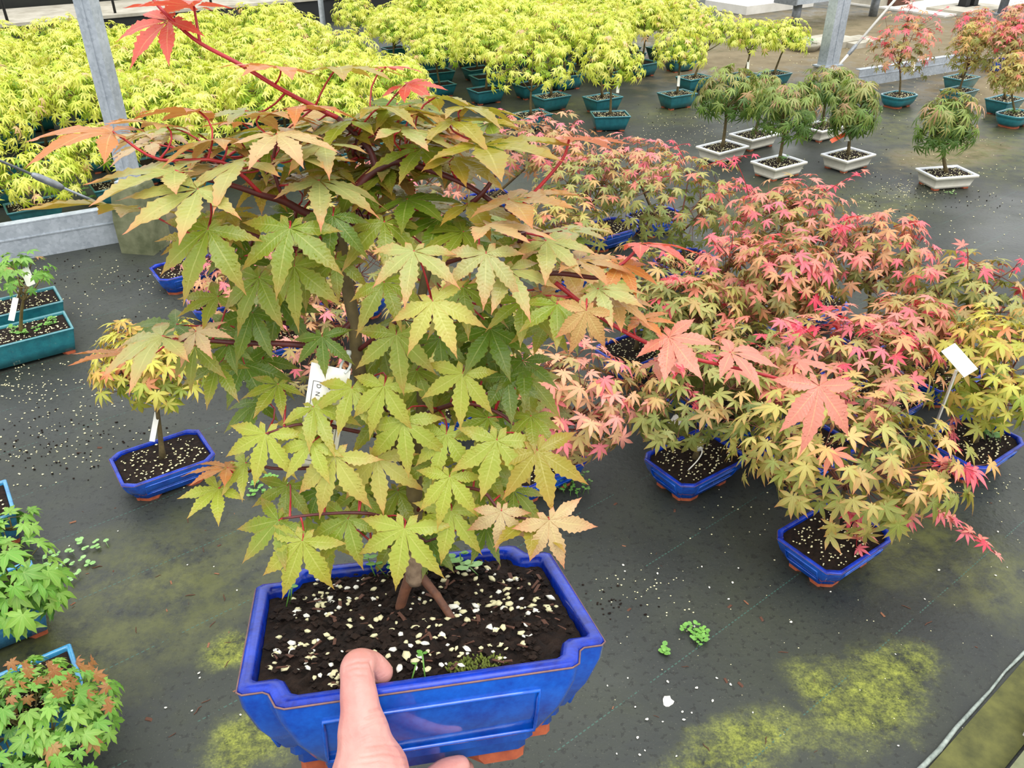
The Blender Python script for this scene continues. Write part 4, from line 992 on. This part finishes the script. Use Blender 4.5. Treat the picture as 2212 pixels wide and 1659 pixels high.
HL = [
 (724,985,135,100,.9,'y',-.05),(814,989,118,80,.85,'y',-.03),(574,937,120,105,.85,'b',-.05),(653,1168,128,102,.9,'b',-.05),(874,1141,145,102,.9,'b',-.05),(975,1103,122,103,.85,'b',-.04),
 (751,1121,112,115,.8,'g',-.03),(602,1125,112,122,.7,'g',-.04),(678,879,105,60,.6,'b',-.04),(655,915,95,95,.7,'g',-.03),(675,956,95,122,.75,'b',-.05),(830,833,110,100,.85,'b',-.05),
 (872,909,118,82,.9,'b',-.05),(964,938,105,98,.85,'b',-.04),(971,1030,105,95,.8,'b',-.05),(760,839,110,105,.7,'b',-.04),(696,727,92,88,.85,'d',-.03),(494,741,70,80,.8,'d',-.03),
 (545,676,110,112,.75,'d',-.03),(421,748,92,85,.7,'g',-.04),(935,651,135,68,.8,'y',-.10),(856,723,122,91,.85,'g',-.05),(950,730,98,88,.8,'d',-.03),(999,807,112,100,.85,'b',-.05),
 (1073,951,128,98,.9,'b',-.05),(1161,974,140,78,.8,'e',-.05),(1054,902,95,150,.6,'g',-.03),(1147,899,85,92,.5,'g',-.03),(1096,814,100,78,.8,'d',-.03),(1083,1104,88,93,.95,'k',-.06),
 (1187,1123,112,68,1,'k',-.07),(1150,1120,110,96,.35,'e',-.05),(1060,710,118,75,.7,'d',-.04),(363,44,112,120,.6,'r',0),(419,13,130,95,.22,'r',0),(604,145,125,100,.28,'o',-.01),
 (243,284,150,186,.42,'o',-.08),(358,270,110,175,.25,'s',-.06),(598,290,125,72,.45,'k',-.07),(527,348,140,120,.4,'p',-.07),(427,409,150,120,.55,'p',-.10),(378,368,175,162,.42,'p',-.09),
 (449,496,150,100,.75,'g',-.10),(626,493,145,95,.75,'g',-.08),(719,466,90,92,.8,'d',-.06),(894,543,125,92,.6,'p',-.10),(1050,486,150,28,.28,'k',-.07),(1050,548,128,95,.7,'p',-.09),
 (1266,671,95,100,1,'s',-.10),(1203,657,105,98,.6,'g',-.08),(1293,624,105,45,.5,'p',-.08),(1098,584,120,70,.55,'p',-.08),(1445,729,115,55,.6,'q',-.07),(1579,761,112,28,.45,'q',-.07),
 (1769,834,138,92,.88,'q',-.08),(1724,783,100,15,.2,'q',-.06),(1384,526,135,8,.22,'r',-.06),(1340,570,95,80,.5,'o',-.06),(1229,300,120,20,.2,'q',-.03),(976,260,135,35,.4,'e',-.03),
 (1040,310,190,52,.42,'e',-.05),(729,145,130,60,.3,'e',0),(867,280,130,50,.35,'p',-.04),(760,260,110,140,.4,'g',-.02),(878,182,80,60,.5,'r',.05),(834,145,70,40,.3,'r',.05),
 (350,726,140,134,.42,'p',-.09),(273,765,120,170,.2,'o',-.06),(423,716,90,60,.5,'k',-.07),(300,450,200,172,.16,'e',-.06),(472,1055,95,115,.5,'b',-.04),(490,1010,95,140,.2,'o',-.04),
 (560,600,120,105,.75,'g',-.05),(636,575,125,80,.8,'g',-.05),(725,560,95,90,.8,'g',-.04),(830,610,110,70,.6,'g',-.05),
 (1180,520,120,60,.5,'p',-.06),(1000,500,110,150,.5,'g',-.04),(950,470,110,100,.5,'d',-.02),(830,480,120,85,.6,'g',-.04),(880,430,110,60,.45,'d',-.02),(1010,440,120,40,.4,'e',-.03),(1100,430,150,48,.4,'s',-.05),
 (690,390,130,60,.45,'p',-.05),(770,400,100,100,.5,'d',0),(640,340,120,20,.3,'p',-.05),(480,300,120,170,.25,'s',-.05),(430,240,120,160,.2,'o',-.04),(560,250,120,30,.2,'s',-.03),(650,230,110,70,.25,'o',-.02),
 (700,310,120,100,.35,'p',-.04),(820,230,120,25,.3,'e',-.02),(900,240,110,20,.3,'s',-.01),(940,210,100,20,.2,'e',0),(1000,230,120,30,.3,'e',-.02),(980,340,120,60,.45,'e',-.03),(910,320,110,100,.5,'g',-.02),
 (1130,650,110,95,.6,'g',-.06),(1250,560,130,35,.35,'s',-.06),(1320,640,110,60,.4,'s',-.06),(1180,700,100,100,.5,'g',-.04),(1000,620,115,80,.6,'g',-.05),(1100,690,95,120,.55,'d',-.02),(1380,690,90,30,.35,'o',-.06),
 (1420,780,75,60,.4,'q',-.05),(470,640,100,130,.5,'g',-.04),(520,560,100,60,.5,'d',-.02),(470,790,95,100,.6,'g',-.03),
 (600,830,90,110,.5,'g',-.02),(560,870,90,140,.5,'d',0),(620,1050,90,100,.7,'g',-.01),(530,1000,80,120,.5,'b',-.03),(1040,1010,95,60,.6,'g',-.02),(1110,1060,95,90,.6,'g',-.02),(1130,780,100,85,.6,'d',-.02),
 (900,800,95,110,.7,'g',-.02),(820,900,95,120,.7,'g',-.01),(930,1000,100,95,.75,'g',-.02),(780,1060,95,100,.75,'g',-.01),(860,1060,90,70,.7,'g',0),(690,1060,90,110,.7,'d',0),(1050,1140,85,110,.6,'d',0),(930,1170,80,60,.6,'d',.01),
]
RND = random.Random(31)
leaves = []
for (x, y, ln, ang, face, ck, dz) in HL:
    leaves.append((x, y, ln * (1.22 if y < 480 else 1.04), ang, face * (.86 if y < 440 and face < .6 else 1), HC[ck], dz))
FILL = [((640, 315), (340, 85), 52, 'pespogk', .28), ((930, 345), (240, 130), 44, 'egdpe', .36), ((780, 560), (320, 120), 22, 'ggdp', .6), ((1150, 590), (190, 110), 20, 'gpsd', .5),
        ((850, 760), (300, 120), 18, 'gddg', .7), ((850, 960), (310, 150), 20, 'gdbg', .75), ((470, 500), (110, 50), 5, 'gge', .35), ((480, 740), (150, 60), 4, 'gd', .6), ((1080, 850), (130, 120), 6, 'dg', .65), ((860, 1120), (270, 60), 3, 'gd', .7)]
for (cx, cy), (rx, ry), n, cs, face in FILL:
    for i in range(n):
        a, q = R(0, 6.283), R(0, 1) ** .5
        x, y = cx + rx * q * math.cos(a), cy + ry * q * math.sin(a)
        if 600 < x < 770 and 780 < y < 1010: continue
        if abs(x - 757) < 50 and 530 < y < 840: continue
        if x < 520 and 570 < y < 700: continue
        leaves.append((x, y, R(84, 128), R(60, 130) + (x - cx) / rx * -45, max(.15, min(1, face + R(-.25, .25))), HC[cs[RND.randrange(len(cs))]], R(.0, .10)))
hl_leaves = []
for i, (x, y, ln, ang, face, col, dz) in enumerate(leaves):
    p = HQ(x, y, dz); z = proj(p)[2]; s = ln * z / FPX
    nn = (-CAMF * face + CAMU * (1 - face) + CAMX * R(-.12, .12)).normalized()
    th = math.radians(ang); fw = CAMX * math.cos(th) - CAMU * math.sin(th)
    mt = frame(fw, nn)
    lst = HERO_LEAF if face > .5 else HERO_FLAT
    hl_leaves.append((p, mt, s, jitcol(col, .08), lst[RND.randrange(len(lst))]))
order = sorted(range(len(hl_leaves)), key=lambda i: min((q - hl_leaves[i][0]).length_squared for q in nodes))
stalk_mat = M['shoot']
for i in order:
    p, mt, s, col, me = hl_leaves[i]
    o = obj('leaf', me, hero); o.matrix_basis = Matrix.Translation(p - HB) @ mt.to_4x4() @ Matrix.Scale(s, 4); o.color = col
    nd = min(nodes, key=lambda q: (q - p).length_squared + max(0, (q - p).dot(NUP)) * .08); L = (nd - p).length
    back = p - (mt @ Vector((0, 1, 0))) * min(.02, L * .4) - (mt @ Vector((0, 0, 1))) * min(.008, L * .25)
    if L > .05:
        j = p + (nd - p) * (.04 / L) + NUP * -.006
        BR['twig'].tube([nd - HB, (nd + j) / 2 - NUP * .006 - HB, j - HB], [.0015, .0012, .001], 5); nodes += [(nd + j) / 2 - NUP * .006, j]; nd = j
    k = MB(); inv = (mt.to_4x4() @ Matrix.Scale(s, 4)).inverted()
    k.tube([inv @ (q - p) for q in bezier(p, nd, back - (p + nd) / 2, 4)], [.0007 / s] * 4 + [.0010 / s], 5); k.build('leaf_stalk', stalk_mat, o)
for key, nm, mt in (('bark', 'trunk', 'bark'), ('twig', 'branches', 'twig'), ('base', 'trunk_base', 'bark_base'), ('root', 'roots', 'root')):
    BR[key].build(nm, M[mt], hero)
tag(hero, 'large held maple with wet yellow-green leaves in a glossy blue pot', 'bonsai tree')

# ------------------------------------------------------------------ tags
def text_mesh(body, size):
    cu = bpy.data.curves.new('print', 'FONT'); cu.body = body; cu.size = size; cu.align_x = 'LEFT'
    o = bpy.data.objects.new('print', cu); COL.objects.link(o)
    dg = bpy.context.evaluated_depsgraph_get(); me = bpy.data.meshes.new_from_object(o.evaluated_get(dg)); bpy.data.objects.remove(o)
    me.materials.clear(); me.materials.append(M['ink']); return me
def card(k, c, w, h, th, mtx):
    vs = [c + mtx @ Vector((x * w / 2, y * h / 2, z * th / 2)) for z in (-1, 1) for y in (-1, 1) for x in (-1, 1)]
    k.add(vs, [(0, 2, 3, 1), (4, 5, 7, 6), (0, 1, 5, 4), (2, 6, 7, 3), (0, 4, 6, 2), (1, 3, 7, 5)])
# printed tag on the held tree: corners from the photograph, hanging in front of the left stem
qa, qb, qc = HQ(692, 788, -.03), HQ(755, 802, -.03), HQ(621, 1000, -.02)
xa = (qb - qa).normalized(); ya = (qa - qc).normalized(); za = xa.cross(ya).normalized(); ya = za.cross(xa)
w_, h_ = .030, (qa - qc).length * 1.0
mt = Matrix((xa, ya, za)).transposed(); cen = (qa + qc) / 2 + xa * w_ / 2
t = empty('plant_tag', cen)
k = MB(); card(k, Vector((0, 0, 0)), w_, h_, .0006, mt); k.build('card', M['tag'], t, False)
k = MB(); zf = Vector((0, 0, .0006))
for x0, y0, x1, y1 in ((-.38, .34, .38, .34), (-.38, -.42, .38, -.42), (-.38, -.42, -.38, .34), (.38, -.42, .38, .34)):
    a, b = Vector((x0 * w_, y0 * h_, .0005)), Vector((x1 * w_, y1 * h_, .0005)); k.tube([mt @ a, mt @ b], .00022, 4)
k.build('printed_border', M['ink'], t, False)
rot = mt.to_4x4() @ Matrix.Rotation(math.radians(-90), 4, 'Z')
for body, x, y, sz in (('D  N', -.28, .32, .0048), ('B', .02, .32, .0048), ('Pass', .24, -.02, .0055), ('2', .0, -.04, .007), ('8', -.1, -.22, .007)):
    o = obj('print', text_mesh(body, sz), t); o.matrix_basis = Matrix.Translation(mt @ Vector((x * w_, y * h_, .0006))) @ rot
k = MB(); s0, s1 = HQ(745, 806, -.034) - cen, HQ(752, 768, -.018) - cen
k.tube(bezier(s0, s1, xa * .006, 6), .0011, 6); k.tube(bezier(HQ(735, 800, -.03) - cen, s1, xa * -.003, 6), .0011, 6); k.tube([s1 - ya * .001, s1 + ya * .002, s1 + ya * .004], [.0016, .0024, .0018], 8)
k.build('strap', simple('clear_white_strap', srgb(206, 210, 206), srgb(190, 196, 192), 10, .35), t)
tag(t, 'printed white paper tag strapped to the trunk of the held tree', 'tag')

def small_tag(px, z0, w, h, ang, label, mat='tag', depthp=None, strap=True, lines=0, face=.35):
    """hanging tag at pixel, on the vertical plane through depthp"""
    p = plane_hit(px[0], px[1], depthp, Vector((0, 1, 0)))
    th = math.radians(ang); xa = CAMX * math.cos(th) - CAMU * math.sin(th); za = (-CAMF + CAMU * .1).normalized(); xa = (xa - za * xa.dot(za)).normalized(); ya = za.cross(xa)
    m = Matrix((xa, ya, za)).transposed(); t = empty('plant_tag', p); k = MB(); card(k, Vector((0, 0, 0)), w, h, .0008, m); k.build('card', M[mat], t, False)
    if strap:
        k = MB(); k.tube(bezier(ya * h * .45, ya * h * .45 + Vector((.012, .012, .03)), Vector((.01, 0, .005)), 4), .0008, 5); k.build('strap', M[mat], t)
    for i in range(lines):
        k = MB(); y = ya * h * (.2 - .2 * i) + za * .0007; k.tube([y - xa * w * .3, y + xa * w * .3], .0004, 4); k.build('printed_line', M['weed'], t)
    return tag(t, label, 'tag')
b = SMALL[2]; small_tag((334, 922), 0, .016, .085, 8, 'narrow white tag on the stem of the small golden maple', depthp=b + Vector((0, -.02, 0)))
b = LC[1][2]; small_tag((29, 668), 0, .022, .085, 8, 'white tag with green print on the nearer long teal pot plant', depthp=b + Vector((0, -.04, 0)), lines=2)
b = LC[0][2]; small_tag((60, 598), 0, .034, .075, -25, 'white tag among the leaves of the rear long teal pot plant', depthp=b + Vector((0, -.02, 0)))
b = CC[4][2]; small_tag((1832, 290), 0, .022, .085, 4, 'white tag hanging from the fine-leaved maple with the orange tag', depthp=b + Vector((0, -.03, 0)))
small_tag((1811, 297), 0, .105, .026, -28, 'orange tag hanging from a fine-leaved maple in a cream pot', 'orange', b + Vector((0, -.05, 0)))
b = RC[0][2]; small_tag((1458, 912), 0, .03, .045, 35, 'white tag at the back rim of the pot of the collared maple', depthp=b + Vector((0, .10, 0)))
b = TC[0][2]; small_tag((1973, 143), 0, .024, .075, 10, 'white tag hanging from the tall open red maple', depthp=b + Vector((0, -.02, 0)))
for px, bi, lab in (((1616, 140), 5, 'white tag on the stem of the right end yellow maple'), ((1335, 188), 1, 'white tag on the nearest yellow maple'), ((1466, 175), 2, 'white tag on the stem of the yellow maple standing forward'), ((625, 60), 8, 'white tag on the slender yellow maple by the path')):
    small_tag(px, 0, .02, .085, 5, lab, depthp=taken[bi] + Vector((0, -.03, 0)))
# white collar with strap on the trunk
b = RC[0][2]; p = plane_hit(1508, 958, b, Vector((0, 1, 0))); t = empty('trunk_collar', p)
k = MB(); k.tube([(0, 0, -.016), (0, 0, .016)], [.017, .015], 14); k.build('band', M['tag'], t)
k = MB(); e = G(1487, 1015, .095) - p; k.tube(bezier(Vector((.008, -.012, -.01)), e, Vector((.03, 0, .02)), 8), .002, 5); k.build('strap', M['tag'], t)
tag(t, 'white collar with loose strap round a maple trunk', 'collar')
# tall label stake
p0 = G(2010, 945, .09); p1 = plane_hit(2066, 800, p0 + Vector((0, -.2, 0)), Vector((0, 1, 0))); t = empty('label_stake', p0)
k = MB(); xa = CAMX; k.tube([(0, 0, -.03), p1 - p0], .0042, 4); k.build('stake', M['tag'], t, False)
th = math.radians(62); xa = CAMX * math.cos(th) - CAMU * math.sin(th); za = (-CAMF * .9 + CAMU * .4).normalized(); xa = (xa - za * xa.dot(za)).normalized(); ya = za.cross(xa)
k = MB(); card(k, plane_hit(2070, 780, p0 + Vector((0, -.2, 0)), Vector((0, 1, 0))) - p0 + za * .006, .088, .048, .0015, Matrix((xa, ya, za)).transposed()); k.build('label_card', M['tag'], t, False)
tag(t, 'tall white label stake leaning beside the yellow-green maple at right', 'label')

# ------------------------------------------------------------------ hand
def hand():
    k = MB()
    def chain(pts, n=16, sub=5):
        P = [(Vector(p), r) for p, r in pts]; out = []; rr = []
        for i in range(len(P) - 1):
            a, b, c, e = P[max(i - 1, 0)][0], P[i][0], P[i + 1][0], P[min(i + 2, len(P) - 1)][0]
            for j in range(sub):
                t = j / sub; out.append(.5 * ((2 * b) + (c - a) * t + (2 * a - 5 * b + 4 * c - e) * t * t + (3 * b - a - 3 * c + e) * t ** 3)); rr.append(P[i][1] + (P[i + 1][1] - P[i][1]) * (t * t * (3 - 2 * t)))
        out.append(P[-1][0]); rr.append(P[-1][1])
        # rounded tip
        dr = (out[-1] - out[-2]).normalized(); r = rr[-1]
        for q in (.5, .8, .95): out.append(P[-1][0] + dr * r * q); rr.append(r * math.sqrt(1 - q * q))
        k.tube(out, rr, n)
    th = [(D(790, 1900, .520), .028), (D(800, 1765, .535), .030), (D(798, 1668, .548), .0262), (D(786, 1590, .556), .0178), (D(777, 1520, .562), .0132), (D(772, 1468, .570), .0118), (D(774, 1440, .580), .0122), (D(798, 1437, .592), .0106), (D(822, 1452, .598), .0092)]
    chain(th)
    B = lambda x, y, z: hl((x, y, z))
    # palm below the near wall, fingers reaching under the pot
    chain([(D(800, 1765, .535), .026), (D(840, 1840, .56), .026), (D(860, 1900, .585), .022)])
    chain([(D(730, 2000, .47), .030), (D(790, 1900, .52), .030), (D(850, 1880, .56), .026)])
    chain([(D(560, 2700, .38), .034), (D(660, 2300, .42), .031), (D(740, 2000, .47), .030), (D(800, 1850, .53), .026)])
    fr = [((840, 1840, .57), (890, 1735, .60), (950, 1672, .622), (992, 1655, .632), .0088), ((850, 1870, .585), (905, 1765, .622), (955, 1690, .652), (1002, 1664, .668), .0092), ((850, 1905, .60), (900, 1805, .642), (940, 1735, .674), (982, 1700, .696), .0088), ((840, 1945, .60), (880, 1850, .652), (910, 1790, .69), (945, 1755, .708), .0078)]
    for a, b, c, e, r in fr: chain([(D(*a), r * 1.35), (D(*b), r * 1.15), (D(*c), r * 1.05), (D(*e), r * .95)], 12)
    o = k.build('hand', M['skin'])
    m = o.modifiers.new('join', 'REMESH'); m.mode = 'VOXEL'; m.voxel_size = .0010; m.use_smooth_shade = True
    s = o.modifiers.new('smooth', 'SMOOTH'); s.factor = .5; s.iterations = 12
    dg = bpy.context.evaluated_depsgraph_get(); me = bpy.data.meshes.new_from_object(o.evaluated_get(dg)); o.modifiers.clear(); old = o.data; o.data = me; bpy.data.meshes.remove(old)
    if not me.materials: me.materials.append(M['skin'])
    # skin creases over the knuckle and the ball of the thumb
    CRS = [([(746, 1437), (770, 1428), (800, 1428)], .0006), ([(744, 1449), (768, 1441), (794, 1441)], .0004), ([(742, 1462), (765, 1456), (790, 1457)], .0003), ([(800, 1536), (820, 1531), (840, 1535)], .0006), ([(790, 1552), (815, 1545), (848, 1547)], .0005), ([(780, 1572), (810, 1560), (850, 1562)], .0004),
           ([(775, 1600), (800, 1588), (830, 1590)], .0003), ([(790, 1612), (830, 1606), (868, 1612)], .0004), ([(780, 1634), (830, 1626), (880, 1636)], .0004), ([(760, 1650), (820, 1642), (880, 1652)], .0004), ([(800, 1430), (806, 1450), (812, 1470)], .0006)]
    me.update(); co = [v.co.copy() for v in me.vertices]; nr = [v.normal.copy() for v in me.vertices]
    for v, c, n_ in zip(me.vertices, co, nr):
        if n_.dot(CAM - c) <= 0: continue
        x, y, z = proj(c)
        if not (700 < x < 900 and 1400 < y < 1670): continue
        h = 0
        for pts, dp in CRS:
            for (x0, y0), (x1, y1) in zip(pts, pts[1:]):
                dx, dy = x1 - x0, y1 - y0; t = max(0, min(1, ((x - x0) * dx + (y - y0) * dy) / (dx * dx + dy * dy))); dd = math.hypot(x - x0 - dx * t, y - y0 - dy * t)
                if dd < 9: h = max(h, 1.7 * dp * math.exp(-(dd / 2.6) ** 2))
        if h: v.co = c - n_ * h
    kk = MB(); a = D(797, 1424, .588); b2 = D(829, 1436, .597); nv = (CAMU * .8 - CAMF * .3).normalized(); sd2 = (b2 - a).normalized().cross(nv)
    kk.add([a + (b2 - a) * (i / 4) + sd2 * (w - 1) * .0055 + nv * (.0012 - .0010 * (w - 1) ** 2 + .0008 * math.sin(i * .8)) for i in range(5) for w in (0, 1, 2)], [(i * 3 + w, i * 3 + w + 1, i * 3 + w + 4, i * 3 + w + 3) for i in range(4) for w in (0, 1)])
    kk.build('thumbnail', M['nail'], o)
    return o
ho = hand(); ho.name = 'hand'
tag(ho, 'bare left hand gripping the near rim of the held blue pot, thumb over the soil', 'hand')

# ------------------------------------------------------------------ weeds, grit and litter on the ground
def weed_clump(x, y, n, spread, size, mat, label, hgt=.012):
    c = G(x, y); t = empty('weed_clump', c)
    for i in range(n):
        a, q = R(0, 6.28), R(0, 1) ** .6
        weed(t, [(spread * q * math.cos(a), spread * q * math.sin(a), 0) for _ in (0,)], M[mat], size, 'rosette', hgt=hgt)
    tag(t, label, 'weed')
RND = random.Random(8)
weed_clump(165, 1215, 26, .09, .016, 'weed_pale', 'pale green weed rosettes spread on the fabric at left')
weed_clump(585, 1055, 26, .07, .014, 'weed', 'green weed clump left of the lower leaves of the held tree')
weed_clump(1240, 1050, 34, .055, .011, 'weed', 'small green weed clump right of the held tree', .03)
weed_clump(1500, 1378, 18, .035, .012, 'weed', 'lacy green weed on the bare fabric right of the held pot', .016)
weed_clump(1433, 1404, 5, .010, .014, 'weed', 'tiny bright weed seedling right of the held pot')
weed_clump(1378, 408, 60, .11, .020, 'weed_pale', 'patch of pale green weeds between the red maples')
weed_clump(235, 425, 40, .16, .022, 'weed', 'weeds growing behind the left base rail', .06)
weed_clump(2055, 417, 6, .035, .012, 'weed_pale', 'tiny weeds at the foot of the rightmost cream pot')
weed_clump(480, 620, 8, .03, .010, 'weed', 'little weeds beside the three blue pots at left')
for t, lo, n, mt in ((RC[2][0], [(.03, -.02), (.06, .0), (.05, -.04)], 5, 'weed'), (LC[1][0], [(.1, .0), (.12, .03), (.06, .0), (-.02, .02), (.0, -.03)], 5, 'weed'), (CC[2][0], [(-.01, -.02), (.01, -.03)], 4, 'weed'), (TC[3][0], [(-.05, .0), (-.07, .02), (-.03, -.02)], 5, 'weed'), (LC[4][0], [(.1, .0)], 3, 'weed')):
    for (x, y) in lo:
        H = .09; q = U * x + V * y
        weed(t, [(q.x + R(-.012, .012), q.y + R(-.012, .012), H) for _ in range(n)], M[mt], .016, 'seedling', hgt=.03)

k = MB(); r = random.Random(3)
def scatter(px0, py0, px1, py1, n, smin, smax, pred=None):
    for i in range(n):
        p = G(r.uniform(px0, px1), r.uniform(py0, py1)); s = r.uniform(smin, smax)
        pebble(k, (p.x, p.y, s * .4), s, r)
def cluster(x, y, sx, sy, n, smin, smax):
    for i in range(n):
        p = G(x + r.gauss(0, sx), y + r.gauss(0, sy)); s = r.uniform(smin, smax); pebble(k, (p.x, p.y, s * .4), s, r)
scatter(0, 560, 560, 1060, 260, .002, .004)
scatter(0, 820, 220, 1000, 120, .002, .004)
scatter(1350, 240, 2212, 560, 420, .002, .0045)
cluster(1480, 290, 70, 22, 170, .0015, .004); cluster(1930, 420, 60, 18, 110, .0015, .004); cluster(1980, 400, 40, 10, 60, .0015, .004)
scatter(1500, 100, 2212, 260, 420, .003, .006)
cluster(1400, 1270, 60, 35, 45, .0015, .003); cluster(1640, 1090, 90, 60, 40, .0015, .003); cluster(2150, 1060, 50, 40, 30, .0015, .003)
cluster(60, 820, 60, 20, 60, .002, .004); cluster(300, 600, 120, 25, 90, .002, .004)
scatter(1310, 1150, 2212, 1650, 60, .001, .002)
k2 = k; k = MB()
for (x, y, sx, sy, n) in ((120, 930, 90, 30, 60), (300, 960, 90, 40, 50), (80, 990, 60, 20, 40), (250, 600, 130, 30, 90), (1850, 420, 90, 20, 70), (1500, 250, 80, 12, 60), (1330, 1300, 40, 20, 30), (2080, 430, 60, 15, 50), (1900, 300, 150, 40, 60)): cluster(x, y, sx, sy, n, .0015, .005)
tag(k.build('soil_crumbs', M['soil'], smooth=False), 'dark crumbs of spilt soil scattered over the ground fabric', 'soil', kind='stuff'); k = k2
tag(k.build('perlite_grit', M['grit'], smooth=False), 'fine white and cream grit scattered over the dark ground fabric', 'grit', kind='stuff')
gm = []
for s in range(4):
    q = MB(); pebble(q, (0, 0, 0), 1, random.Random(s + 50)); gm.append(q.mesh('perlite_grain', [M['perlite']], True))
RND = random.Random(44)
spots = [(512, 1276), (405, 1221), (462, 1225), (430, 1455), (432, 1465), (553, 1345), (570, 1408), (415, 1536), (358, 1530), (520, 1545), (1356, 1466), (1312, 1482), (1372, 1528), (1442, 1474), (1505, 1487), (1548, 1466), (1578, 1480), (1397, 1555), (1431, 1560), (1477, 1556), (1377, 1595), (1393, 1622), (1382, 1632), (1461, 1634), (1332, 1629), (1474, 1539), (1494, 1541), (1539, 1515), (1500, 1355), (1708, 1345), (1574, 1295), (1532, 1270), (1595, 1228), (1582, 1260), (2027, 1233), (2150, 1244), (2175, 1226), (1997, 1295), (1794, 1279), (1934, 1414), (1626, 1540), (1940, 1612), (1350, 1235), (1346, 1222), (1420, 1240), (1516, 1225), (2155, 1150), (700, 1060), (150, 1180), (255, 1148)]
for i, (x, y) in enumerate(spots):
    s = R(.0022, .0042); o = obj('perlite_grain', gm[i % 4]); o.location = G(x, y) + Vector((0, 0, s * .6)); o.scale = (s * R(1, 1.3), s, s); o.rotation_euler = (0, 0, R(0, 6))
    tag(o, 'single white perlite grain on bare fabric near the camera', 'pebble', 'loose perlite grains near the camera')
lt = []
for s in range(4):
    q = MB(); rr = random.Random(s)
    if s < 2: q.tube([(-.5, 0, .03), (-.2, rr.uniform(-.1, .1), .06), (.2, rr.uniform(-.1, .1), .05), (.5, .05, .03)], [.03, .05, .05, .03], 5)
    else: q.box((0, 0, .06), 1, .4, .10); q.v = [(a + rr.uniform(-.2, .2), b_ + rr.uniform(-.12, .12), max(0, c + rr.uniform(-.04, .06))) for a, b_, c in q.v]
    lt.append(q.mesh('dead_twig', [M['bark_bit'] if s != 2 else M['dead']], False))
for i in range(70):
    while True:
        x, y = (R(150, 520), R(1080, 1640)) if RND.random() < .4 else ((R(1320, 2180), R(1080, 1640)) if RND.random() < .75 else (R(150, 520), R(820, 1000)))
        if not (1690 < x < 1930 and y < 1270) and not (x < 300 and y > 1400) and not (x > 1940 and y > 1400) and not (1390 < x < 1620 and y < 1090) and not (230 < x < 470 and 900 < y < 1090): break
    s = R(.008, .028) * (1 if i % 4 < 2 else .55); o = obj('dead_twig', lt[i % 4]); o.location = G(x, y); o.scale = (s, s, s); o.rotation_euler = (0, 0, R(0, 6.28))
    tag(o, 'small brown scrap of twig or bark lying on the fabric', 'twig', 'brown scraps on the ground fabric')
# bird dropping, flat white splash
k = MB(); c = G(1443, 1515); rr = random.Random(2)
pts = [Vector((.012 * math.cos(a) * rr.uniform(.7, 1.15), .016 * math.sin(a) * rr.uniform(.7, 1.15), .001)) for a in [i * .524 for i in range(12)]]
k.add([Vector((0, 0, .005))] + pts + [Vector((q.x * 1.05, q.y * 1.05, 0)) for q in pts], [(0, 1 + i, 1 + (i + 1) % 12) for i in range(12)] + [(1 + i, 13 + i, 13 + (i + 1) % 12, 1 + (i + 1) % 12) for i in range(12)])
o = k.build('bird_dropping', M['perlite']); o.location = c; tag(o, 'white bird dropping on the ground fabric right of the held pot', 'dropping')
# planted dish by the slabs
p = G(1735, 108); t = empty('planted_dish', p); k = MB()
ring = lambda r_, z: [Vector((r_ * math.cos(a * .3927), r_ * math.sin(a * .3927), z)) for a in range(16)]
k.loft([ring(.13, 0), ring(.16, .05), ring(.165, .07), ring(.15, .07), ring(.14, .05)], 0, True, True); k.build('dish', M['concrete'], t)
for i in range(30): weed(t, [(R(-.1, .1), R(-.1, .1), .05)], M['weed'], .03, 'seedling', hgt=.05)
tag(t, 'low round dish of seedlings behind the far right yellow maple', 'dish')
small_tag((1747, 93), 0, .05, .04, 20, 'white tag standing in the low dish of seedlings', depthp=p, strap=False)
